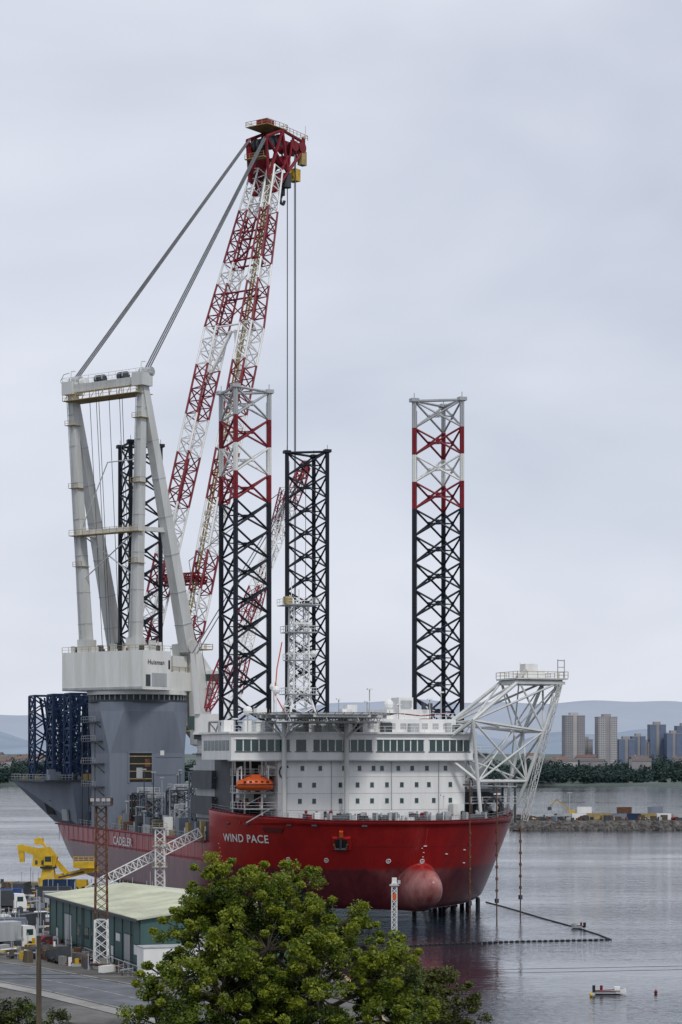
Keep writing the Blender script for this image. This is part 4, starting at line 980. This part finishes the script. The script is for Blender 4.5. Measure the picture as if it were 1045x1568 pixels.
def tree(name,base,lobes,perlobe,per,spread,size,mats_,trunk_r=.35):
    o=empty(name); cl=[]; tr=MB(); base=V(base)
    cen=V((sum(l[0] for l in lobes)/len(lobes),sum(l[1] for l in lobes)/len(lobes),min(l[2] for l in lobes)))
    fork=base.lerp(cen,.6); tr.tube(base,fork,trunk_r,bark,10,trunk_r*.75)
    for (x,y,z,r_) in lobes:
        lc=V((x,y,z)); md=fork.lerp(lc,.5)+V((random.uniform(-.4,.4),random.uniform(-.4,.4),.3))
        tr.tube(fork,md,trunk_r*.5,bark,7,trunk_r*.3); tr.tube(md,lc,trunk_r*.3,bark,6,trunk_r*.14)
        nn=int(perlobe*r_*r_)
        for i in range(nn):
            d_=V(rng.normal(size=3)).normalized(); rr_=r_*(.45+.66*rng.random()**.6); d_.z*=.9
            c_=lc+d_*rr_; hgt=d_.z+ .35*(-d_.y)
            base_s=1.4+hgt*1.2+rng.normal()*.45+(rr_/r_-.8)*1.5  # upper, front and outer clumps get lighter leaves: light painted into colour
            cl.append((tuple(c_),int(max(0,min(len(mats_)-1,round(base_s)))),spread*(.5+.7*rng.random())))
            if i%3==0: tr.tube(lc,c_,trunk_r*.12,bark,4,trunk_r*.04)
        for i in range(int(r_*7)):
            d_=V(rng.normal(size=3)).normalized(); d_.z=abs(d_.z)*.9; c_=lc+d_*r_*(1.05+.22*rng.random()); cl.append((tuple(c_),min(3,len(mats_)-1),.24)); tr.tube(lc+d_*r_*.6,c_,.02,bark,4)
    tr.build('trunk_and_limbs',o)
    leaves('foliage',cl,per,spread,size,mats_,parent=o)
lobes=[(-5.8,110,23.6,1.6),(-4.1,109.5,23.2,1.4),(-2.2,110.5,22.9,1.8),(-7.1,110,21.1,1.8),(-.4,110,21.5,1.8),(-3.6,108.5,20.6,2.8),(1.3,110.5,20.6,1.5),(-8.1,109,18.9,1.8),(-5.8,107.5,18.3,2.7),(-1.2,108,18.6,2.8),(2.4,109,19.2,1.6),(-4,112,21,3.2),(-3.4,107.5,16.5,3.0),(2.0,108.5,17.2,2.1),(-9.0,109,16.9,1.5),(-6.8,111,22.4,1.3),(3.3,109.5,17.8,1.2)]
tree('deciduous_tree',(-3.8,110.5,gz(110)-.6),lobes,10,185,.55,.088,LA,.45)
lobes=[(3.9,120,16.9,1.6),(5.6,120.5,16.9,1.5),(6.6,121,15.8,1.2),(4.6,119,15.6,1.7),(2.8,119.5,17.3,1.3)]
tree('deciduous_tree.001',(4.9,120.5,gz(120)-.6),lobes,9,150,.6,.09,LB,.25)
bl=[]
for (x,y,z,r_) in ((-20.5,140,14.0,1.6),(-18.3,143,13.3,1.3),(-14.2,140,12.5,1.0),(-22.8,142,13.8,1.6),(-11.8,138,12.8,1.2),(-10.2,138,13.4,1.3),(-16.4,140,12.6,1.1)):
    for i in range(int(18*r_*r_)):
        d_=V(rng.normal(size=3)).normalized()*r_*rng.random()**.4; bl.append(((x+d_.x,y+d_.y,z+d_.z-.6),int(rng.integers(0,3)),.45))
leaves('hedge_bushes',bl,90,.5,.09,[LB[0],LB[1],LA[1]])

# far shore
far_trees=[mat('distant_tree_haze_dark',(.042,.068,.066),.95,var=.25,scale=.02,spec=0),mat('distant_tree_haze_mid',(.050,.080,.073),.95,var=.2,scale=.02,spec=0),mat('distant_tree_haze_light',(.062,.094,.080),.95,var=.2,scale=.02,spec=0)]  # bluish greens with aerial haze mixed into the base colour
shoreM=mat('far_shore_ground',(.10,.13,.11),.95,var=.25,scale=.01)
g=MB(); nx=120; rowsY=(2375,2390,2600,3000,4200,6500)
for yi,y in enumerate(rowsY):
    for i in range(nx+1):
        x=-2600+5200*i/nx; zz=(-1,2.5,8,14,30,40)[yi]; g.v.append((x*(1 if yi<4 else 1.8),y+25*math.sin(x*.01),zz))
k_=g.mi(shoreM)
for yi in range(len(rowsY)-1):
    for i in range(nx): a_=yi*(nx+1)+i; g.f.append((a_,a_+1,a_+nx+2,a_+nx+1)); g.m.append(k_)
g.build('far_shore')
cl=[]
for i in range(3600):
    y=2400+rng.random()**1.3*620; x=(rng.random()*2-1)*(.17*y+60)
    zg=float(np.interp(y,[2390,2600,3000,4200],[2.5,8,14,30])); big=.5+.5*math.sin(x*.023+y*.004)
    hgt=5+rng.random()**2*11*(.5+big)+5*(math.sin(x*.011+1)+math.sin(x*.05))*.5
    if x>y*.08: hgt+=4+9*max(0,1-abs(x-215)/70)
    hgt=max(4,hgt)*(1 if y>2450 else .6)
    for s_ in range(2):
        cl.append(((x+rng.normal()*3,y,zg+hgt*(.3+.35*s_)),min(2,s_+int(rng.random()<.25)),hgt*(.5-.1*s_)))  # lower clumps take darker greens, upper ones lighter: painted top light
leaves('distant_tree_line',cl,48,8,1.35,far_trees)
def hills(name,Y,zf,m_,half):
    g=MB(); n=160
    for yi,(dy,f_) in enumerate(((0,0),(600,.55),(1300,.9),(1900,1.0),(3200,.4))):
        for i in range(n+1):
            x=-half+2*half*i/n; g.v.append((x,Y+dy,zf(x/half)*f_-2+ (6*math.sin(x*.013+dy) if f_>0 else 0)))
    k_=g.mi(m_)
    for yi in range(4):
        for i in range(n): a_=yi*(n+1)+i; g.f.append((a_,a_+1,a_+n+2,a_+n+1)); g.m.append(k_)
    g.build(name,None,True)
hm=mat('hazy_hill_grass',(.29,.345,.42),1,var=.08,scale=.0022,spec=0); hm2=mat('hazy_far_hill',(.37,.41,.48),1,var=.04,scale=.001,spec=0)  # aerial haze painted into the hill colours, no volume
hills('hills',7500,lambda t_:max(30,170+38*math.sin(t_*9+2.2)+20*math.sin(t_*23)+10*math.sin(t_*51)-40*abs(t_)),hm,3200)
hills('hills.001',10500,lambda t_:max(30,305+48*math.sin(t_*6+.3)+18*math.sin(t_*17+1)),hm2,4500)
tb=mat('tower_render_hazed',(.31,.30,.31),.8,var=.08,scale=.05); tb2=mat('tower_pale_hazed',(.44,.43,.43),.8,var=.06,scale=.05); tbl=mat('tower_blue_cladding_hazed',(.14,.19,.30),.8,var=.1,scale=.05); tw=mat('distant_window_hazed',(.17,.19,.23),.4)  # walls and windows lightened so the colour itself carries the haze
def tower(name,x,y,w_,dp,z0,z1,m1,m2,ang):
    o=empty(name,(x,y,z0),ang); p=MB(); H_=z1-z0
    p.box(-w_/2,-w_*.1,-dp/2,dp/2,0,H_,m1); p.box(-w_*.1,w_*.12,-dp/2+1.2,dp/2-1,0,H_+1.5,m2); p.box(w_*.12,w_/2,-dp/2,dp/2,0,H_,m1)
    p.box(-w_*.2,w_*.2,-dp*.3,dp*.3,H_,H_+4.5,m2); p.box(-w_/2-.3,-w_*.1,-dp/2-.3,dp/2+.3,H_+.01,H_+.9,m2); p.box(w_*.12,w_/2+.3,-dp/2-.3,dp/2+.3,H_+.01,H_+.9,m2)
    nf=int(H_/3.0)
    for f_ in range(nf):
        z=f_*3.0+1.1
        for c0,c1,nn in ((-w_/2,-w_*.1,4),(w_*.12,w_/2,4)):
            cw=(c1-c0)/nn
            for k_ in range(nn): p.box(c0+k_*cw+cw*.22,c0+(k_+1)*cw-cw*.22,-dp/2-.12,-dp/2+.02,z,z+1.5,tw)
        for k_ in range(4): p.box(-w_/2-.12,-w_/2+.02,-dp/2+dp*(k_+.25)/4,-dp/2+dp*(k_+.75)/4,z,z+1.5,tw)
    p.build('storeys',o)
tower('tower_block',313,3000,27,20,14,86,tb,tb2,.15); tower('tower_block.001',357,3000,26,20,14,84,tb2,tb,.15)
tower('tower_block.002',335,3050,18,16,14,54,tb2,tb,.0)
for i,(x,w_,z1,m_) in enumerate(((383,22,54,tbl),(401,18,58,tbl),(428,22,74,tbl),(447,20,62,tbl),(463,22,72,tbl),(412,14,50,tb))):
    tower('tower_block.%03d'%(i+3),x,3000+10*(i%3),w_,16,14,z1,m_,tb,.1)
rf=mat('distant_slate',(.14,.12,.12),.9); rf2=mat('distant_tile',(.20,.12,.10),.9)
def house(name,x,y,z,w_,dp,hh,m1,m2,ang):
    p=MB(); p.box(-w_/2,w_/2,-dp/2,dp/2,0,hh,m1); p.hexa([(-w_/2-.4,-dp/2-.4,hh),(-w_/2-.4,dp/2+.4,hh),(-w_/2-.4,0,hh+3.4)],[(w_/2+.4,-dp/2-.4,hh),(w_/2+.4,dp/2+.4,hh),(w_/2+.4,0,hh+3.4)],m2)
    for k_ in range(int(w_/3.5)):
        for z_ in (1,3.8): p.box(-w_/2+1+k_*3.5,-w_/2+2.2+k_*3.5,-dp/2-.1,-dp/2,z_,z_+1.3,tw)
    p.box(-w_/4,-w_/4+1,-.5,.5,hh+2.5,hh+4.6,m1); p.build(name,None,False,(x,y,z),ang)
random.seed(9); hc=0
for i in range(46):
    y=random.uniform(2700,3300)
    if i<26: x=random.uniform(-.165,-.115)*y
    else: x=random.uniform(.085,.165)*y
    nm='terraced_house' if hc==0 else 'terraced_house.%03d'%hc; hc+=1
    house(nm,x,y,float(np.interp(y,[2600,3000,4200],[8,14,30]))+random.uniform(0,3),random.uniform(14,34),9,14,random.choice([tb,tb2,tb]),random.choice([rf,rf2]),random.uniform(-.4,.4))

# ---------------------------------------------------------------- light, sky, camera
sc=bpy.context.scene
wd=bpy.data.worlds.new('World'); sc.world=wd; wd.use_nodes=True; nt=wd.node_tree; bg=nt.nodes['Background']
sky=nt.nodes.new('ShaderNodeTexSky'); sky.sky_type='NISHITA'; sky.sun_disc=False
EL,AZ=math.radians(50),math.radians(155)
sky.sun_elevation=EL; sky.sun_rotation=AZ
tc=nt.nodes.new('ShaderNodeTexCoord'); mp=nt.nodes.new('ShaderNodeMapping'); mp.inputs['Scale'].default_value=(2.4,2.4,5.2); mp.inputs['Location'].default_value=(.4,.2,1.7)
nz=nt.nodes.new('ShaderNodeTexNoise'); nz.inputs['Scale'].default_value=1.7; nz.inputs['Detail'].default_value=4; nz.inputs['Roughness'].default_value=.45; nz.inputs['Distortion'].default_value=.25
nt.links.new(tc.outputs['Generated'],mp.inputs[0]); nt.links.new(mp.outputs[0],nz.inputs['Vector'])
rp=nt.nodes.new('ShaderNodeValToRGB'); rp.color_ramp.elements[0].position=.34; rp.color_ramp.elements[1].position=.66
rp.color_ramp.elements[0].color=(4.7,5.05,5.95,1); rp.color_ramp.elements[1].color=(6.5,6.75,7.5,1)
nt.links.new(nz.outputs['Fac'],rp.inputs[0])
mx=nt.nodes.new('ShaderNodeMixRGB'); mx.inputs[0].default_value=.94; nt.links.new(sky.outputs[0],mx.inputs[1]); nt.links.new(rp.outputs[0],mx.inputs[2])
nt.links.new(mx.outputs[0],bg.inputs['Color']); bg.inputs['Strength'].default_value=.12
sl_=bpy.data.lights.new('sun','SUN'); sl_.energy=1.5; sl_.angle=math.radians(10); sl_.color=(1,.97,.92)
so=bpy.data.objects.new('sun',sl_); C.objects.link(so)
dv=V((math.sin(AZ)*math.cos(EL),math.cos(AZ)*math.cos(EL),math.sin(EL))); so.rotation_euler=dv.to_track_quat('Z','Y').to_euler(); so.location=dv*300
cam=bpy.data.cameras.new('camera'); co=bpy.data.objects.new('camera',cam); C.objects.link(co); sc.camera=co
co.location=(0,0,30); co.rotation_euler=(math.radians(90),0,0)
cam.sensor_fit='VERTICAL'; cam.sensor_height=36; cam.lens=78.3; cam.shift_y=.2398; cam.clip_start=1; cam.clip_end=40000
sc.view_settings.view_transform='Standard'; sc.view_settings.look='None'; sc.view_settings.exposure=0
